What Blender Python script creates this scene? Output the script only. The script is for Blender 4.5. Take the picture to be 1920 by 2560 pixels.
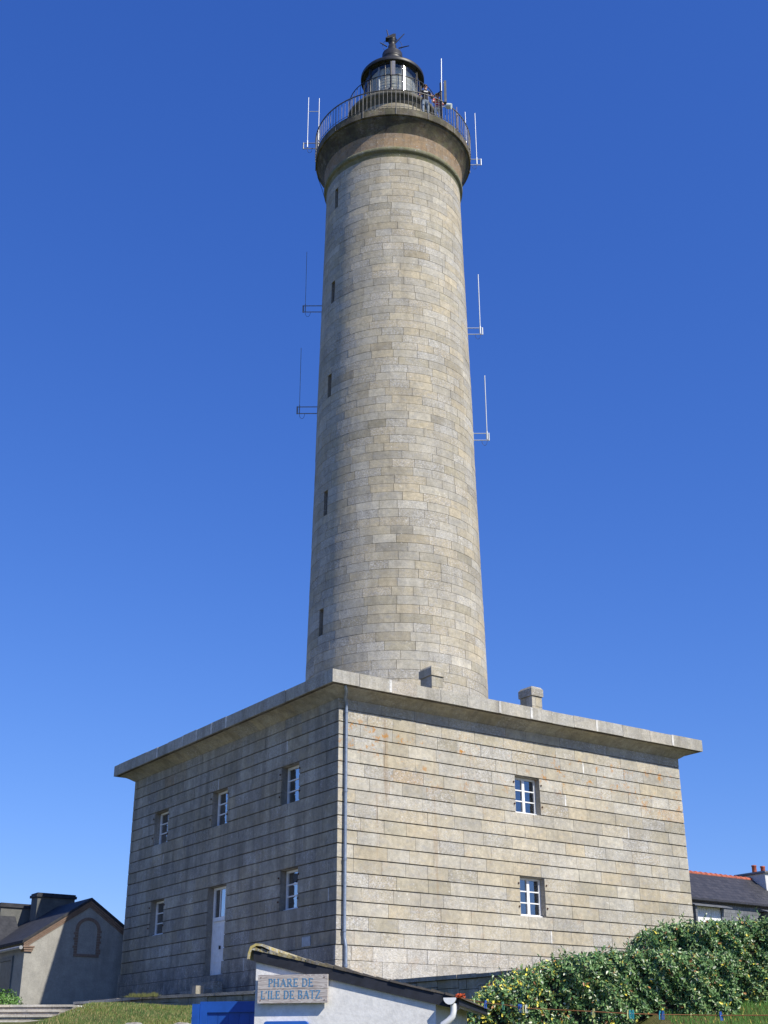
import bpy, math, random
from mathutils import Vector, Matrix
random.seed(7)
PI = math.pi
# ---------------------------------------------------------------- camera, sky, sun
scn = bpy.context.scene
for o in list(bpy.data.objects): bpy.data.objects.remove(o)
cam_d = bpy.data.cameras.new("camera"); cam = bpy.data.objects.new("camera", cam_d)
scn.collection.objects.link(cam); scn.camera = cam
cam.location = (0, 0, 1.6)
cam_d.sensor_fit = 'VERTICAL'; cam_d.sensor_height = 36; cam_d.sensor_width = 27
cam_d.lens = 44.273; cam_d.clip_start = 0.1; cam_d.clip_end = 6000
PITCH, ROLL = math.radians(23.967), math.radians(-0.149)
cam.rotation_euler = (Matrix.Rotation(PI/2 + PITCH, 4, 'X') @ Matrix.Rotation(ROLL, 4, 'Z')).to_euler()

SUN_EL = math.radians(43.1)
SUN_H = Vector((math.sin(math.radians(47)), -math.cos(math.radians(47)), 0))
SUN_DIR = Vector((SUN_H.x*math.cos(SUN_EL), SUN_H.y*math.cos(SUN_EL), math.sin(SUN_EL)))
world = bpy.data.worlds.new("World"); scn.world = world; world.use_nodes = True
wn = world.node_tree; wn.nodes.clear()
sky = wn.nodes.new('ShaderNodeTexSky'); sky.sky_type = 'NISHITA'; sky.sun_disc = False
sky.sun_elevation = SUN_EL; sky.sun_rotation = math.atan2(SUN_DIR.x, SUN_DIR.y)
sky.altitude = 60; sky.air_density = 1.0; sky.dust_density = 0.0; sky.ozone_density = 5.0
bg = wn.nodes.new('ShaderNodeBackground'); bg.inputs['Strength'].default_value = 0.111
wo = wn.nodes.new('ShaderNodeOutputWorld')
sp = wn.nodes.new('ShaderNodeSeparateColor'); cb_n = wn.nodes.new('ShaderNodeCombineColor'); wn.links.new(sky.outputs[0], sp.inputs[0])
for ch, (k_, g_) in enumerate(((.50, 1.16), (.80, .93), (2.05, .667))):     # deep, slightly violet blue of a clear sea sky
    pw = wn.nodes.new('ShaderNodeMath'); pw.operation = 'POWER'; pw.inputs[1].default_value = g_; wn.links.new(sp.outputs[ch], pw.inputs[0])
    ml = wn.nodes.new('ShaderNodeMath'); ml.operation = 'MULTIPLY'; ml.inputs[1].default_value = k_; wn.links.new(pw.outputs[0], ml.inputs[0]); wn.links.new(ml.outputs[0], cb_n.inputs[ch])
wn.links.new(cb_n.outputs[0], bg.inputs['Color'])
wn.links.new(bg.outputs[0], wo.inputs['Surface'])
sl = bpy.data.lights.new("sun", 'SUN'); sl.energy = 5.0; sl.angle = math.radians(0.53); sl.color = (1.0, 0.935, 0.81)
sun = bpy.data.objects.new("sun", sl); scn.collection.objects.link(sun)
sun.rotation_euler = (-SUN_DIR).to_track_quat('-Z', 'Y').to_euler(); sun.location = (20, -20, 60)
scn.view_settings.view_transform = 'Standard'; scn.view_settings.look = 'None'
scn.view_settings.exposure = 0.27; scn.view_settings.gamma = 1.0
scn.render.engine = 'CYCLES'

# ---------------------------------------------------------------- helpers
COL = scn.collection
YAW = math.radians(34.7647)
U = Vector((math.cos(YAW), math.sin(YAW), 0)); V = Vector((-U.y, U.x, 0))
N0 = Vector((-1.33353, 36.0, 0))
A = 14.208
def stz(s, t, z): return N0 + U*s + V*t + Vector((0, 0, z))
def lerp(a, b, k): return a + (b-a)*k

class MB:
    """collects faces (with a colour and a material slot each) and links them as one mesh"""
    def __init__(s): s.v = []; s.f = []; s.c = []; s.m = []; s.sm = []
    def face(s, pts, c=(1,1,1,0), m=0, smooth=False):
        b = len(s.v); s.v += [tuple(p) for p in pts]; s.f.append(tuple(range(b, b+len(pts)))); s.c.append(c); s.m.append(m); s.sm.append(smooth)
    def grid(s, rows, c=(1,1,1,0), m=0, close=False, smooth=True):
        b = len(s.v); w = len(rows[0])
        for r in rows: s.v += [tuple(p) for p in r]
        for i in range(len(rows)-1):
            for j in range(w if close else w-1):
                k = (j+1) % w
                s.f.append((b+i*w+j, b+i*w+k, b+(i+1)*w+k, b+(i+1)*w+j)); s.c.append(c); s.m.append(m); s.sm.append(smooth)
    def box(s, x0, x1, y0, y1, z0, z1, c=(1,1,1,0), m=0, T=None):
        P = [(x0,y0,z0),(x1,y0,z0),(x1,y1,z0),(x0,y1,z0),(x0,y0,z1),(x1,y0,z1),(x1,y1,z1),(x0,y1,z1)]
        if T: P = [T(*p) for p in P]
        b = len(s.v); s.v += [tuple(p) for p in P]
        for q in ((0,3,2,1),(4,5,6,7),(0,1,5,4),(1,2,6,5),(2,3,7,6),(3,0,4,7)):
            s.f.append(tuple(b+i for i in q)); s.c.append(c); s.m.append(m); s.sm.append(False)
    def prism(s, poly, h0, h1, T, c=(1,1,1,0), m=0):
        """poly: list of (a,b); T(a,b,h) -> point"""
        n = len(poly); b = len(s.v)
        s.v += [tuple(T(a, q, h0)) for a, q in poly] + [tuple(T(a, q, h1)) for a, q in poly]
        s.f.append(tuple(range(b+n-1, b-1, -1))); s.f.append(tuple(range(b+n, b+2*n)))
        for i in range(n):
            k = (i+1) % n; s.f.append((b+i, b+k, b+n+k, b+n+i))
        s.c += [c]*(n+2); s.m += [m]*(n+2); s.sm += [False]*(n+2)
    def tube(s, pts, r, n=8, c=(1,1,1,0), m=0, caps=True):
        pts = [Vector(p) for p in pts]; rr = r if isinstance(r, (list, tuple)) else [r]*len(pts)
        rows = []; up = None
        for i, p in enumerate(pts):
            d = (pts[min(i+1, len(pts)-1)] - pts[max(i-1, 0)]).normalized()
            if up is None:
                a = Vector((0,0,1)) if abs(d.z) < .9 else Vector((1,0,0)); up = (a - d*a.dot(d)).normalized()
            else:
                up = (up - d*up.dot(d)).normalized()
            w = d.cross(up)
            rows.append([p + (up*math.cos(2*PI*k/n) + w*math.sin(2*PI*k/n))*rr[i] for k in range(n)])
        s.grid(rows, c, m, close=True)
        if caps:
            s.face(rows[0][::-1], c, m); s.face(rows[-1], c, m)
    def lathe(s, prof, n, cx=0, cy=0, c=(1,1,1,0), m=0, a0=0, a1=2*PI, smooth=True):
        full = abs(a1-a0-2*PI) < 1e-6; k = n if full else n+1
        rows = [[(cx+r*math.cos(a0+(a1-a0)*j/n), cy+r*math.sin(a0+(a1-a0)*j/n), z) for j in range(k)] for r, z in prof]
        s.grid(rows, c, m, close=full, smooth=smooth)
    def build(s, name, mats, parent=None, off=None):
        me = bpy.data.meshes.new(name)
        if off is None: off = parent['off'] if parent is not None and 'off' in parent else (0, 0, 0)
        ox, oy, oz = off
        me.from_pydata([(x-ox, y-oy, z-oz) for x, y, z in s.v], [], s.f)
        for mt in (mats if isinstance(mats, (list, tuple)) else [mats]): me.materials.append(mt)
        me.polygons.foreach_set('material_index', s.m); me.polygons.foreach_set('use_smooth', s.sm)
        at = me.color_attributes.new('tone', 'FLOAT_COLOR', 'CORNER'); buf = []
        for f, c in zip(s.f, s.c): buf += list(c)*len(f)
        at.data.foreach_set('color', buf); me.update()
        o = bpy.data.objects.new(name, me); COL.objects.link(o)
        if parent is not None: o.parent = parent; o['off'] = tuple(float(q) for q in off)
        return o
def tag(o, label=None, cat=None, group=None, kind=None):
    if label: o['label'] = label
    if cat: o['category'] = cat
    if group: o['group'] = group
    if kind: o['kind'] = kind
    return o
def empty(name, label, cat, loc, rz=0, group=None, off=None):
    o = bpy.data.objects.new(name, None); COL.objects.link(o); o.location = loc; o.rotation_euler = (0, 0, rz)
    o.empty_display_size = .3
    o['off'] = off if off is not None else (0.0, 0.0, 0.0)
    return tag(o, label, cat, group)
def st_empty(name, label, cat, s, t, z, group=None):
    """thing standing in the lighthouse's own axes; its parts are modelled in (s, t, z)"""
    return empty(name, label, cat, stz(s, t, z), YAW, group, (float(s), float(t), float(z)))
def w_empty(name, label, cat, x, y, z, group=None):
    return empty(name, label, cat, (x, y, z), 0, group, (float(x), float(y), float(z)))

# ---------------------------------------------------------------- materials
def M_new(name):
    m = bpy.data.materials.new(name); m.use_nodes = True; nt = m.node_tree
    return m, nt, nt.nodes['Principled BSDF']
def nd(nt, t, **kw):
    n = nt.nodes.new(t)
    for k, v in kw.items():
        if k in n.inputs: n.inputs[k].default_value = v
        else: setattr(n, k, v)
    return n
def ramp(nt, fac, stops):
    r = nt.nodes.new('ShaderNodeValToRGB'); el = r.color_ramp.elements
    while len(el) < len(stops): el.new(.5)
    for e, (p, c) in zip(el, stops): e.position = p; e.color = c if len(c) == 4 else (*c, 1)
    nt.links.new(fac, r.inputs[0]); return r.outputs[0]
def mix(nt, fac, a, b, mode='MIX'):
    x = nt.nodes.new('ShaderNodeMix'); x.data_type = 'RGBA'; x.blend_type = mode; x.clamp_factor = True
    for sock, val in ((x.inputs[0], fac), (x.inputs[6], a), (x.inputs[7], b)):
        if hasattr(val, 'links'): nt.links.new(val, sock)
        elif isinstance(val, (int, float)): sock.default_value = val
        else: sock.default_value = (*val, 1) if len(val) == 3 else val
    return x.outputs[2]
def noise(nt, scale, detail=4, rough=.55, sc=(1,1,1), loc=(0,0,0)):
    tc = nt.nodes.new('ShaderNodeTexCoord'); mp = nt.nodes.new('ShaderNodeMapping')
    mp.inputs['Scale'].default_value = sc; mp.inputs['Location'].default_value = loc
    nt.links.new(tc.outputs['Object'], mp.inputs[0])
    n = nd(nt, 'ShaderNodeTexNoise', Scale=scale, Detail=detail, Roughness=rough)
    nt.links.new(mp.outputs[0], n.inputs['Vector']); return n.outputs['Fac']
def bump(nt, bs, h, st=.3, dist=.02):
    b = nd(nt, 'ShaderNodeBump', Strength=st, Distance=dist); nt.links.new(h, b.inputs['Height'])
    nt.links.new(b.outputs[0], bs.inputs['Normal'])
def math_(nt, op, a, b=None, c=None):
    m = nt.nodes.new('ShaderNodeMath'); m.operation = op
    for i, v in enumerate((a, b, c)):
        if v is None: continue
        if hasattr(v, 'links'): nt.links.new(v, m.inputs[i])
        else: m.inputs[i].default_value = v
    return m.outputs[0]
def plain(name, col, rough=.6, metal=0, var=.12, sc=6, bmp=0):
    m, nt, bs = M_new(name); f = noise(nt, sc, 5)
    d = tuple(max(0, x*(1-var*2)) for x in col); l = tuple(min(1, x*(1+var)) for x in col)
    nt.links.new(ramp(nt, f, [(.3, d), (.7, l)]), bs.inputs['Base Color'])
    bs.inputs['Roughness'].default_value = rough; bs.inputs['Metallic'].default_value = metal
    if bmp: bump(nt, bs, f, bmp, .01)
    return m
def stone(name, streak=0.35, lichen=0.0, dark=0.0, speck=1.0, moss=0.0, algae=0.0):
    """granite ashlar: colour of each block comes from its 'tone', its mottling from the alpha"""
    m, nt, bs = M_new(name)
    at = nd(nt, 'ShaderNodeAttribute', attribute_name='tone'); base = at.outputs['Color']; spk = at.outputs['Alpha']
    big = noise(nt, .9, 5, .6); mid = noise(nt, 7, 6, .7); fine = noise(nt, 38, 5, .75)
    c = mix(nt, .55, base, ramp(nt, mid, [(.3, (.55,.54,.52)), (.7, (1.3,1.28,1.24))]), 'MULTIPLY')
    c = mix(nt, .5, c, ramp(nt, big, [(.35, (.74,.75,.76)), (.68, (1.16,1.14,1.1))]), 'MULTIPLY')
    c = mix(nt, .6, c, ramp(nt, fine, [(.3, (.6,.6,.6)), (.72, (1.22,1.22,1.22))]), 'MULTIPLY')
    c = mix(nt, math_(nt, 'MULTIPLY', ramp(nt, noise(nt, 2.1, 6, .7, (1,1,1.8), (3,7,2)), [(.5, (0,0,0)), (.72, (1,1,1))]), .34), c, (.45,.39,.26))
    c = mix(nt, math_(nt, 'MULTIPLY', ramp(nt, noise(nt, 3.3, 6, .75, (1,1,1.8), (9,1,5)), [(.5, (0,0,0)), (.66, (1,1,1))]), .5), c, (.3,.3,.3))
    # dark / pale lichen mottling on the rougher blocks
    mott = math_(nt, 'MULTIPLY', ramp(nt, noise(nt, 19, 6, .8, (1,1,1.6)), [(.5, (0,0,0)), (.56, (1,1,1))]), spk)
    c = mix(nt, math_(nt, 'MULTIPLY', mott, .62*speck), c, (.15,.15,.155))
    pale = math_(nt, 'MULTIPLY', ramp(nt, noise(nt, 15, 6, .8, (1,1,1.5), (5,3,1)), [(.52, (0,0,0)), (.6, (1,1,1))]), spk)
    c = mix(nt, math_(nt, 'MULTIPLY', pale, .75*speck), c, (.62,.62,.62))
    # pale crusty lichen spreading across joints in patches
    pz = math_(nt, 'MULTIPLY', ramp(nt, noise(nt, .75, 4, .6, (1,1,1), (4,4,4)), [(.48, (0,0,0)), (.62, (1,1,1))]), ramp(nt, noise(nt, 22, 6, .85, (1,1,1.3), (7,7,1)), [(.5, (0,0,0)), (.58, (1,1,1))]))
    c = mix(nt, math_(nt, 'MULTIPLY', pz, .6*speck), c, (.60,.60,.585))
    pz2 = math_(nt, 'MULTIPLY', ramp(nt, noise(nt, .9, 4, .6, (1,1,1.4), (1,9,4)), [(.5, (0,0,0)), (.66, (1,1,1))]), ramp(nt, noise(nt, 12, 6, .8, (1,1,1.4), (2,5,8)), [(.46, (0,0,0)), (.58, (1,1,1))]))
    c = mix(nt, math_(nt, 'MULTIPLY', pz2, .42*speck), c, (.22,.215,.2))
    # white lichen dots
    vo = nd(nt, 'ShaderNodeTexVoronoi', Scale=5.5); tc = nt.nodes.new('ShaderNodeTexCoord'); nt.links.new(tc.outputs['Object'], vo.inputs['Vector'])
    dots = ramp(nt, vo.outputs['Distance'], [(.1, (1,1,1)), (.16, (0,0,0))])
    dn = ramp(nt, noise(nt, 1.6, 3), [(.5, (0,0,0)), (.62, (1,1,1))])
    c = mix(nt, math_(nt, 'MULTIPLY', math_(nt, 'MULTIPLY', dots, dn), .6), c, (.66,.66,.62))
    if streak:
        st_ = ramp(nt, noise(nt, 2.4, 5, .65, (1,1,.12)), [(.45, (0,0,0)), (.7, (1,1,1))])
        c = mix(nt, math_(nt, 'MULTIPLY', st_, streak), c, (.13,.115,.095))
    if lichen:
        tc2 = nt.nodes.new('ShaderNodeTexCoord'); sx = nt.nodes.new('ShaderNodeSeparateXYZ'); nt.links.new(tc2.outputs['Object'], sx.inputs[0])
        hi = ramp(nt, math_(nt, 'MULTIPLY_ADD', sx.outputs['Z'], .25, -1.25), [(.15, (.0,.0,.0)), (.55, (1,1,1)), (.62, (1,1,1)), (.68, (0,0,0))])
        o1 = ramp(nt, noise(nt, 2.3, 6, .78), [(.575, (0,0,0)), (.64, (1,1,1))])
        o1 = math_(nt, 'MULTIPLY', math_(nt, 'ADD', hi, .12), o1)
        c = mix(nt, math_(nt, 'MULTIPLY', o1, lichen), c, (.42,.2,.045))
        o2 = ramp(nt, noise(nt, 1.9, 5, .6, (1,1,.07), (2,2,2)), [(.66, (0,0,0)), (.72, (1,1,1))])
        c = mix(nt, math_(nt, 'MULTIPLY', o2, .32), c, (.26,.17,.09))
    if algae:
        tc3 = nt.nodes.new('ShaderNodeTexCoord'); sz = nt.nodes.new('ShaderNodeSeparateXYZ'); nt.links.new(tc3.outputs['Object'], sz.inputs[0])
        lowz = ramp(nt, math_(nt, 'MULTIPLY_ADD', sz.outputs['Z'], .25, math_(nt, 'MULTIPLY', noise(nt, 1.2, 4), .5)), [(.35, (1,1,1)), (.72, (0,0,0))])
        al = math_(nt, 'MULTIPLY', lowz, ramp(nt, noise(nt, 4.5, 6, .75, (1,1,.6), (1,2,9)), [(.36, (0,0,0)), (.56, (1,1,1))]))
        c = mix(nt, math_(nt, 'MULTIPLY', al, algae), c, (.075,.08,.085))
    if dark:
        dk = ramp(nt, noise(nt, 1.3, 6, .7, (1,1,.5)), [(.32, (0,0,0)), (.6, (1,1,1))])
        c = mix(nt, math_(nt, 'MULTIPLY', dk, dark), c, (.045,.042,.036))
    if moss:
        mo = ramp(nt, noise(nt, 3.1, 5, .7, (1,1,1), (8,0,0)), [(.42, (0,0,0)), (.66, (1,1,1))])
        c = mix(nt, math_(nt, 'MULTIPLY', mo, moss), c, (.2,.21,.08))
    nt.links.new(c, bs.inputs['Base Color']); bs.inputs['Roughness'].default_value = .88
    bs.inputs['Specular IOR Level'].default_value = .25
    h = math_(nt, 'ADD', mid, math_(nt, 'MULTIPLY', fine, .6)); bump(nt, bs, h, .55, .018)
    return m
def glass(name, tint=(.55,.6,.62), rough=.02, base=.08, edge=1.0):
    m, nt, bs = M_new(name); nt.nodes.remove(bs); out = nt.nodes['Material Output']
    tr = nd(nt, 'ShaderNodeBsdfTransparent'); tr.inputs[0].default_value = (*tint, 1)
    gl = nd(nt, 'ShaderNodeBsdfGlossy'); gl.inputs['Roughness'].default_value = rough; gl.inputs[0].default_value = (.95,.97,1,1)
    lw = nd(nt, 'ShaderNodeLayerWeight'); lw.inputs[0].default_value = .35
    f = math_(nt, 'MULTIPLY_ADD', lw.outputs['Fresnel'], edge, base)
    ms = nt.nodes.new('ShaderNodeMixShader'); nt.links.new(f, ms.inputs[0]); nt.links.new(tr.outputs[0], ms.inputs[1]); nt.links.new(gl.outputs[0], ms.inputs[2])
    nt.links.new(ms.outputs[0], out.inputs[0]); return m
def rough_render(name, a, b, sc=3, rough=.9, bmp=.4, dirt=None):
    m, nt, bs = M_new(name); f = noise(nt, sc, 7, .7); g = noise(nt, sc*9, 4, .7)
    c = ramp(nt, f, [(.3, a), (.7, b)]); c = mix(nt, .5, c, ramp(nt, g, [(.3, (.72,)*3), (.7, (1.15,)*3)]), 'MULTIPLY')
    if dirt:
        d = ramp(nt, noise(nt, 2, 5, .6, (1,1,.15)), [(.5, (0,0,0)), (.75, (1,1,1))]); c = mix(nt, math_(nt, 'MULTIPLY', d, .5), c, dirt)
    nt.links.new(c, bs.inputs['Base Color']); bs.inputs['Roughness'].default_value = rough; bs.inputs['Specular IOR Level'].default_value = .2
    bump(nt, bs, g, bmp, .01); return m

MAT = dict(
    shaft=stone('tower_granite', .26, 0, 0, 1.0),
    ashlar=stone('base_granite', .2, .95, 0, 1.0),
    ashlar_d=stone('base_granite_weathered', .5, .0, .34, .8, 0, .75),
    coping=stone('cornice_granite', .5, 0, .1, .9, .1),
    stain=stone('gallery_granite_stained', .5, 0, .9, .5, .22),
    cove=stone('gallery_granite', .5, 0, .12, .4, .05),
    drumst=stone('drum_granite', .4, 0, .35, .3, .1),
    plinth=stone('plinth_granite', .2, 0, 0, 1.0),
    white=plain('white_paint', (.80,.81,.81), .45, 0, .05),
    pane=glass('window_glass', (.42,.45,.48), .05, .2, .3),
    zinc=plain('zinc_pipe', (.26,.31,.38), .45, .5, .12, 14),
    black=plain('black_paint', (.022,.022,.024), .48, .0, .3),
    iron=plain('painted_iron', (.035,.038,.045), .5, .3, .3),
    rust=plain('rusty_iron', (.1,.045,.025), .85, 0, .3, 20),
    alu=plain('pale_metal', (.48,.52,.57), .4, .2, .06),
    greybr=plain('dull_metal', (.26,.27,.28), .5, .5, .15),
    lantern=glass('lantern_glass', (.95,.96,.94), .11, .05, .45),
    slate=rough_render('slate', (.022,.024,.030), (.06,.062,.07), 5, .7, .5),
    room=plain('dark_interior', (.06,.058,.055), .9),
)
def gold_lens():
    m, nt, bs = M_new('lens_glass'); bs.inputs['Base Color'].default_value = (.66,.66,.58,1); bs.inputs['Metallic'].default_value = .0
    bs.inputs['Roughness'].default_value = .4; w = nd(nt, 'ShaderNodeTexWave', Scale=7.0); w.bands_direction = 'Z'
    tc = nt.nodes.new('ShaderNodeTexCoord'); nt.links.new(tc.outputs['Object'], w.inputs['Vector']); bump(nt, bs, w.outputs['Fac'], .6, .03); return m
MAT['lens'] = gold_lens()

WARM = (.47,.40,.285); SAND = (.42,.375,.29); GREY = (.36,.345,.315); PALE = (.50,.48,.43); OLIVE = (.31,.285,.22); COOL = (.41,.405,.385); RUSTY = (.44,.29,.14)
def block_tone(rng, warm=.5):
    r = rng.random()
    pal = [(WARM, .16*warm*2), (SAND, .34), (GREY, .22), (PALE, .16), (COOL, .12), (OLIVE, .075), (RUSTY, .003)]
    tot = sum(p for _, p in pal); x = r*tot
    for c, p in pal:
        x -= p
        if x <= 0: break
    c = tuple(lerp(q, m_, .46) for q, m_ in zip(c, (.535, .495, .385)))
    k = rng.uniform(.93, 1.07); spk = 0 if rng.random() < .62 else rng.uniform(.35, 1)
    return (c[0]*k, c[1]*k, c[2]*k, spk)
JOINT = (.13,.11,.08,0); GROOVE = (.14,.125,.10,0); MORTAR = (.82,.82,.80,0)

# ---------------------------------------------------------------- the ground
def ground_h(x, y):
    g = .5 + max(0, y-14)*.131 if y > 14 else .5*max(0, y+2)/16
    g = min(g, 3.6)
    # bank under the hedge on the right
    bx = max(0, min(1, (x-1.6)/1.8)); by = max(0, min(1, (y-10)/3.5))
    g = min(g, max(3.02, min(3.26, 3.02 + .055*(-3.3-x)))) if y < 40 and x < 6 else g
    bank = max(.5, min(2.35 + .08*min(x-4, 2), 1.25 + (y-13)*.2)) if y < 24 else g
    g = max(g, lerp(g, bank, bx*by))
    if x < -7.6 and y > 27: k_ = min(1, (-7.6-x)/.35); g = lerp(g, min(g, 2.98)-.12, k_)
    g += (0 if x < -7.6 else 1)*.035*math.sin(x*1.7+y*.6)*math.sin(y*1.1-x*.4)*(1 if 18 < y < 40 else .3)
    return g
WALL_XY = [(4.9,24.4),(2.7,27.1),(1.558,28.5),(.251,30.0),(-3.275,34.0),(-6.557,36.4),(-7.857,38.0),(-8.975,39.0)]
def axis(a, b, fine0, fine1, st, coarse):
    n0 = int((fine1-fine0)/st); m_ = [fine0+i*st for i in range(n0+1)]; lo_ = []; hi_ = []
    x, q = fine0, 2.0
    while x > a: x -= q; q *= 1.5; lo_.append(max(x, a))
    x, q = m_[-1], 2.0
    while x < b: x += q; q *= 1.5; hi_.append(min(x, b))
    return lo_[::-1] + m_ + hi_
gm = MB(); xs = axis(-1500, 1500, -24, 24, .6, 60); ys = axis(-300, 2500, -4, 60, .6, 60)
gm.grid([[(x, y, ground_h(x, y) if abs(x) < 40 and y < 80 else 3.0) for x in xs] for y in ys])
def grass_mat():
    m, nt, bs = M_new('turf'); a = noise(nt, .8, 6, .7); b = noise(nt, 7, 6, .8); c_ = noise(nt, 40, 4, .8)
    c = ramp(nt, a, [(.3, (.05,.085,.02)), (.5, (.12,.13,.045)), (.7, (.22,.185,.09))])
    c = mix(nt, .7, c, ramp(nt, b, [(.3, (.55,.6,.5)), (.7, (1.3,1.25,1.1))]), 'MULTIPLY')
    c = mix(nt, .8, c, ramp(nt, c_, [(.3, (.5,.5,.5)), (.7, (1.3,1.3,1.3))]), 'MULTIPLY')
    nt.links.new(c, bs.inputs['Base Color']); bs.inputs['Roughness'].default_value = .95; bs.inputs['Specular IOR Level'].default_value = .1
    bump(nt, bs, b, 1, .08); return m
MAT['turf'] = grass_mat()
tag(gm.build('ground', MAT['turf']), kind='structure')
# gravel terrace behind the retaining wall
tm = MB()
ter = [(x, y) for x, y in WALL_XY] + [(-8.9,60),(60,60),(60,24.4)]
tm.prism([(x+.05, y+.05) for x, y in ter], 1.0, 3.42, lambda a, b, h: (a, b, h))
MAT['gravel'] = rough_render('gravel', (.2,.18,.15), (.32,.3,.26), 6)
tag(tm.build('terrace', MAT['gravel']), kind='structure')
# retaining wall: rubble face with a thin coping
rng = random.Random(3)
MAT['rubble'] = stone('rubble_stone', .3, 0, .5, .8, .15)
rw = w_empty('retaining_wall', 'low dark stone retaining wall with thin coping running past the lighthouse foot', 'wall', -3.275, 34.0, 2.4)
wb = MB(); cb = MB()
dense = []
for (x0, y0), (x1, y1) in zip(WALL_XY, WALL_XY[1:]):
    L = math.hypot(x1-x0, y1-y0); k = max(1, round(L/.7))
    for i in range(k): dense.append((lerp(x0, x1, i/k), lerp(y0, y1, i/k)))
dense.append(WALL_XY[-1])
for (x0, y0), (x1, y1) in zip(dense, dense[1:]):
    d = Vector((x1-x0, y1-y0, 0)); L = d.length; d /= L; nr = Vector((d.y, -d.x, 0))   # nr: towards the terrace
    if nr.y < 0: nr = -nr
    def T(a, b, z, x0=x0, y0=y0, d=d, nr=nr): return (x0+d.x*a+nr.x*b, y0+d.y*a+nr.y*b, z)
    z = 1.3; top = 3.40
    while z < top-.02:
        h = rng.uniform(.16, .26); z1 = min(top, z+h); mid = rng.uniform(.35, .65)*L
        for a, b in ((0, mid-.006), (mid+.006, L)):
            wb.box(a, b, -.0+rng.uniform(-.015, .015), .3, z, z1-.012, block_tone(rng, .3), 0, T)
        z = z1
    cb.box(.0, L-.006, -.05+rng.uniform(-.01, .01), .34, 3.402, 3.475+rng.uniform(-.008, .012), (.34,.32,.28,.5), 0, T)
wb.build('stonework', MAT['rubble'], rw); cb.build('coping', MAT['coping'], rw)

# ---------------------------------------------------------------- the lighthouse
LH = st_empty('lighthouse', 'tall round granite lighthouse rising from a square grooved stone base', 'lighthouse', 7.104, 7.104, 3.42)
G1, CH = 11.3226, .38671
GZ = [G1-(k-1)*CH for k in range(1, 19)]          # groove levels, last one is the plinth top
RECESS = .22
# wall frames: T(a, d, z): a along the wall, d inwards
def TR(a, d, z): return (a, d, z)
def TL(a, d, z): return (d, a, z)
def TB(a, d, z): return (a, A-d, z)
def TE(a, d, z): return (A-d, a, z)
W_R = [(6.62, 7.65, GZ[6], GZ[3]), (6.64, 7.65, GZ[14], GZ[11])]
W_L = [(2.17, 3.22, GZ[6], GZ[3]), (6.70, 7.77, GZ[6], GZ[3]), (11.12, 12.22, GZ[6], GZ[3]),
       (2.11, 3.13, GZ[14], GZ[11]), (11.0, 12.07, GZ[14], GZ[11]), (6.5, 7.74, 4.19, GZ[11])]
blocks = MB()
def wall(T, openings, seed, a0, a1, c_warm, ms):
    rng = random.Random(seed)
    # backing sheet with reveals
    xs_ = sorted({a0, a1} | {o[0] for o in openings} | {o[1] for o in openings})
    zs_ = sorted({3.3, 11.9} | {o[2] for o in openings} | {o[3] for o in openings})
    for i in range(len(xs_)-1):
        for j in range(len(zs_)-1):
            cx, cz = (xs_[i]+xs_[i+1])/2, (zs_[j]+zs_[j+1])/2
            if any(o[0] < cx < o[1] and o[2] < cz < o[3] for o in openings): continue
            for d in (.032, .55):
                blocks.face([T(xs_[i], d, zs_[j]), T(xs_[i+1], d, zs_[j]), T(xs_[i+1], d, zs_[j+1]), T(xs_[i], d, zs_[j+1])], GROOVE, ms)
    for (x0, x1, z0, z1) in openings:
        c = (.40,.37,.31,.3)
        for P in (((x0,z0),(x0,z1)), ((x1,z0),(x1,z1)), ((x0,z1),(x1,z1)), ((x0,z0),(x1,z0))):
            (p, q), (r, s_) = P
            blocks.face([T(p, .03, q), T(p, .55, q), T(r, .55, s_), T(r, .03, s_)], c, ms)
    def course(z0, z1, proud, gapz, lo, hi, jg, tonef_):
        kc = rng.uniform(.93, 1.06)
        def tonef(): t_ = tonef_(); return (t_[0]*kc, t_[1]*kc, t_[2]*kc, t_[3])
        a = a0 if proud == 0 else a0-proud; end = a1 if proud == 0 else a1+proud
        segs = []; cuts = sorted([(o[0], o[1]) for o in openings if o[2] < (z0+z1)/2 < o[3]])
        p = a
        for c0, c1 in cuts: segs.append((p, c0)); p = c1
        segs.append((p, end))
        for s0, s1 in segs:
            x = s0; first = True
            while x < s1-1e-6:
                L = rng.uniform(lo, hi)
                if first and s0 == a: L *= rng.uniform(.45, 1)
                first = False
                if x+L > s1-.4: L = s1-x
                j = rng.uniform(-.004, .004); e0 = 0 if x == s0 else jg/2; e1 = 0 if x+L >= s1-1e-6 else jg/2
                blocks.box(x+e0, x+L-e1, -proud+j, .036, z0+gapz+rng.uniform(-.004, .004), z1-rng.uniform(0, .003), tonef(), ms, T)
                if e1 and rng.random() < .02: blocks.box(x+L-.025, x+L+.025, -proud-.006, .03, z0+gapz, z1-.002, MORTAR, ms, T)
                x += L
    tf = lambda: block_tone(rng, c_warm)
    for k in range(17): course(GZ[k+1]+.0, GZ[k]-.0, 0, .032, .75, 1.3, .009, tf)
    course(G1, 11.64, 0, .02, .8, 1.5, .008, tf)
    def pt():
        c = block_tone(rng, .3); k = 1.05; return (c[0]*k*.9+.05, c[1]*k*.9+.05, c[2]*k*.9+.06, rng.uniform(.6, 1))
    for z0, z1 in ((4.366, GZ[17]), (3.935, 4.366), (3.35, 3.935)): course(z0, z1, .05, .01, .7, 1.3, .012, pt)
wall(TR, W_R, 11, 0, A, .62, 0)
wall(TL, W_L, 12, .037, A-.037, .3, 1)
wall(TB, [], 13, 0, A, .5, 0)
wall(TE, [], 14, .037, A-.037, .5, 0)
blocks.build('base_wall', [MAT['ashlar'], MAT['ashlar_d']], LH)
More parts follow.
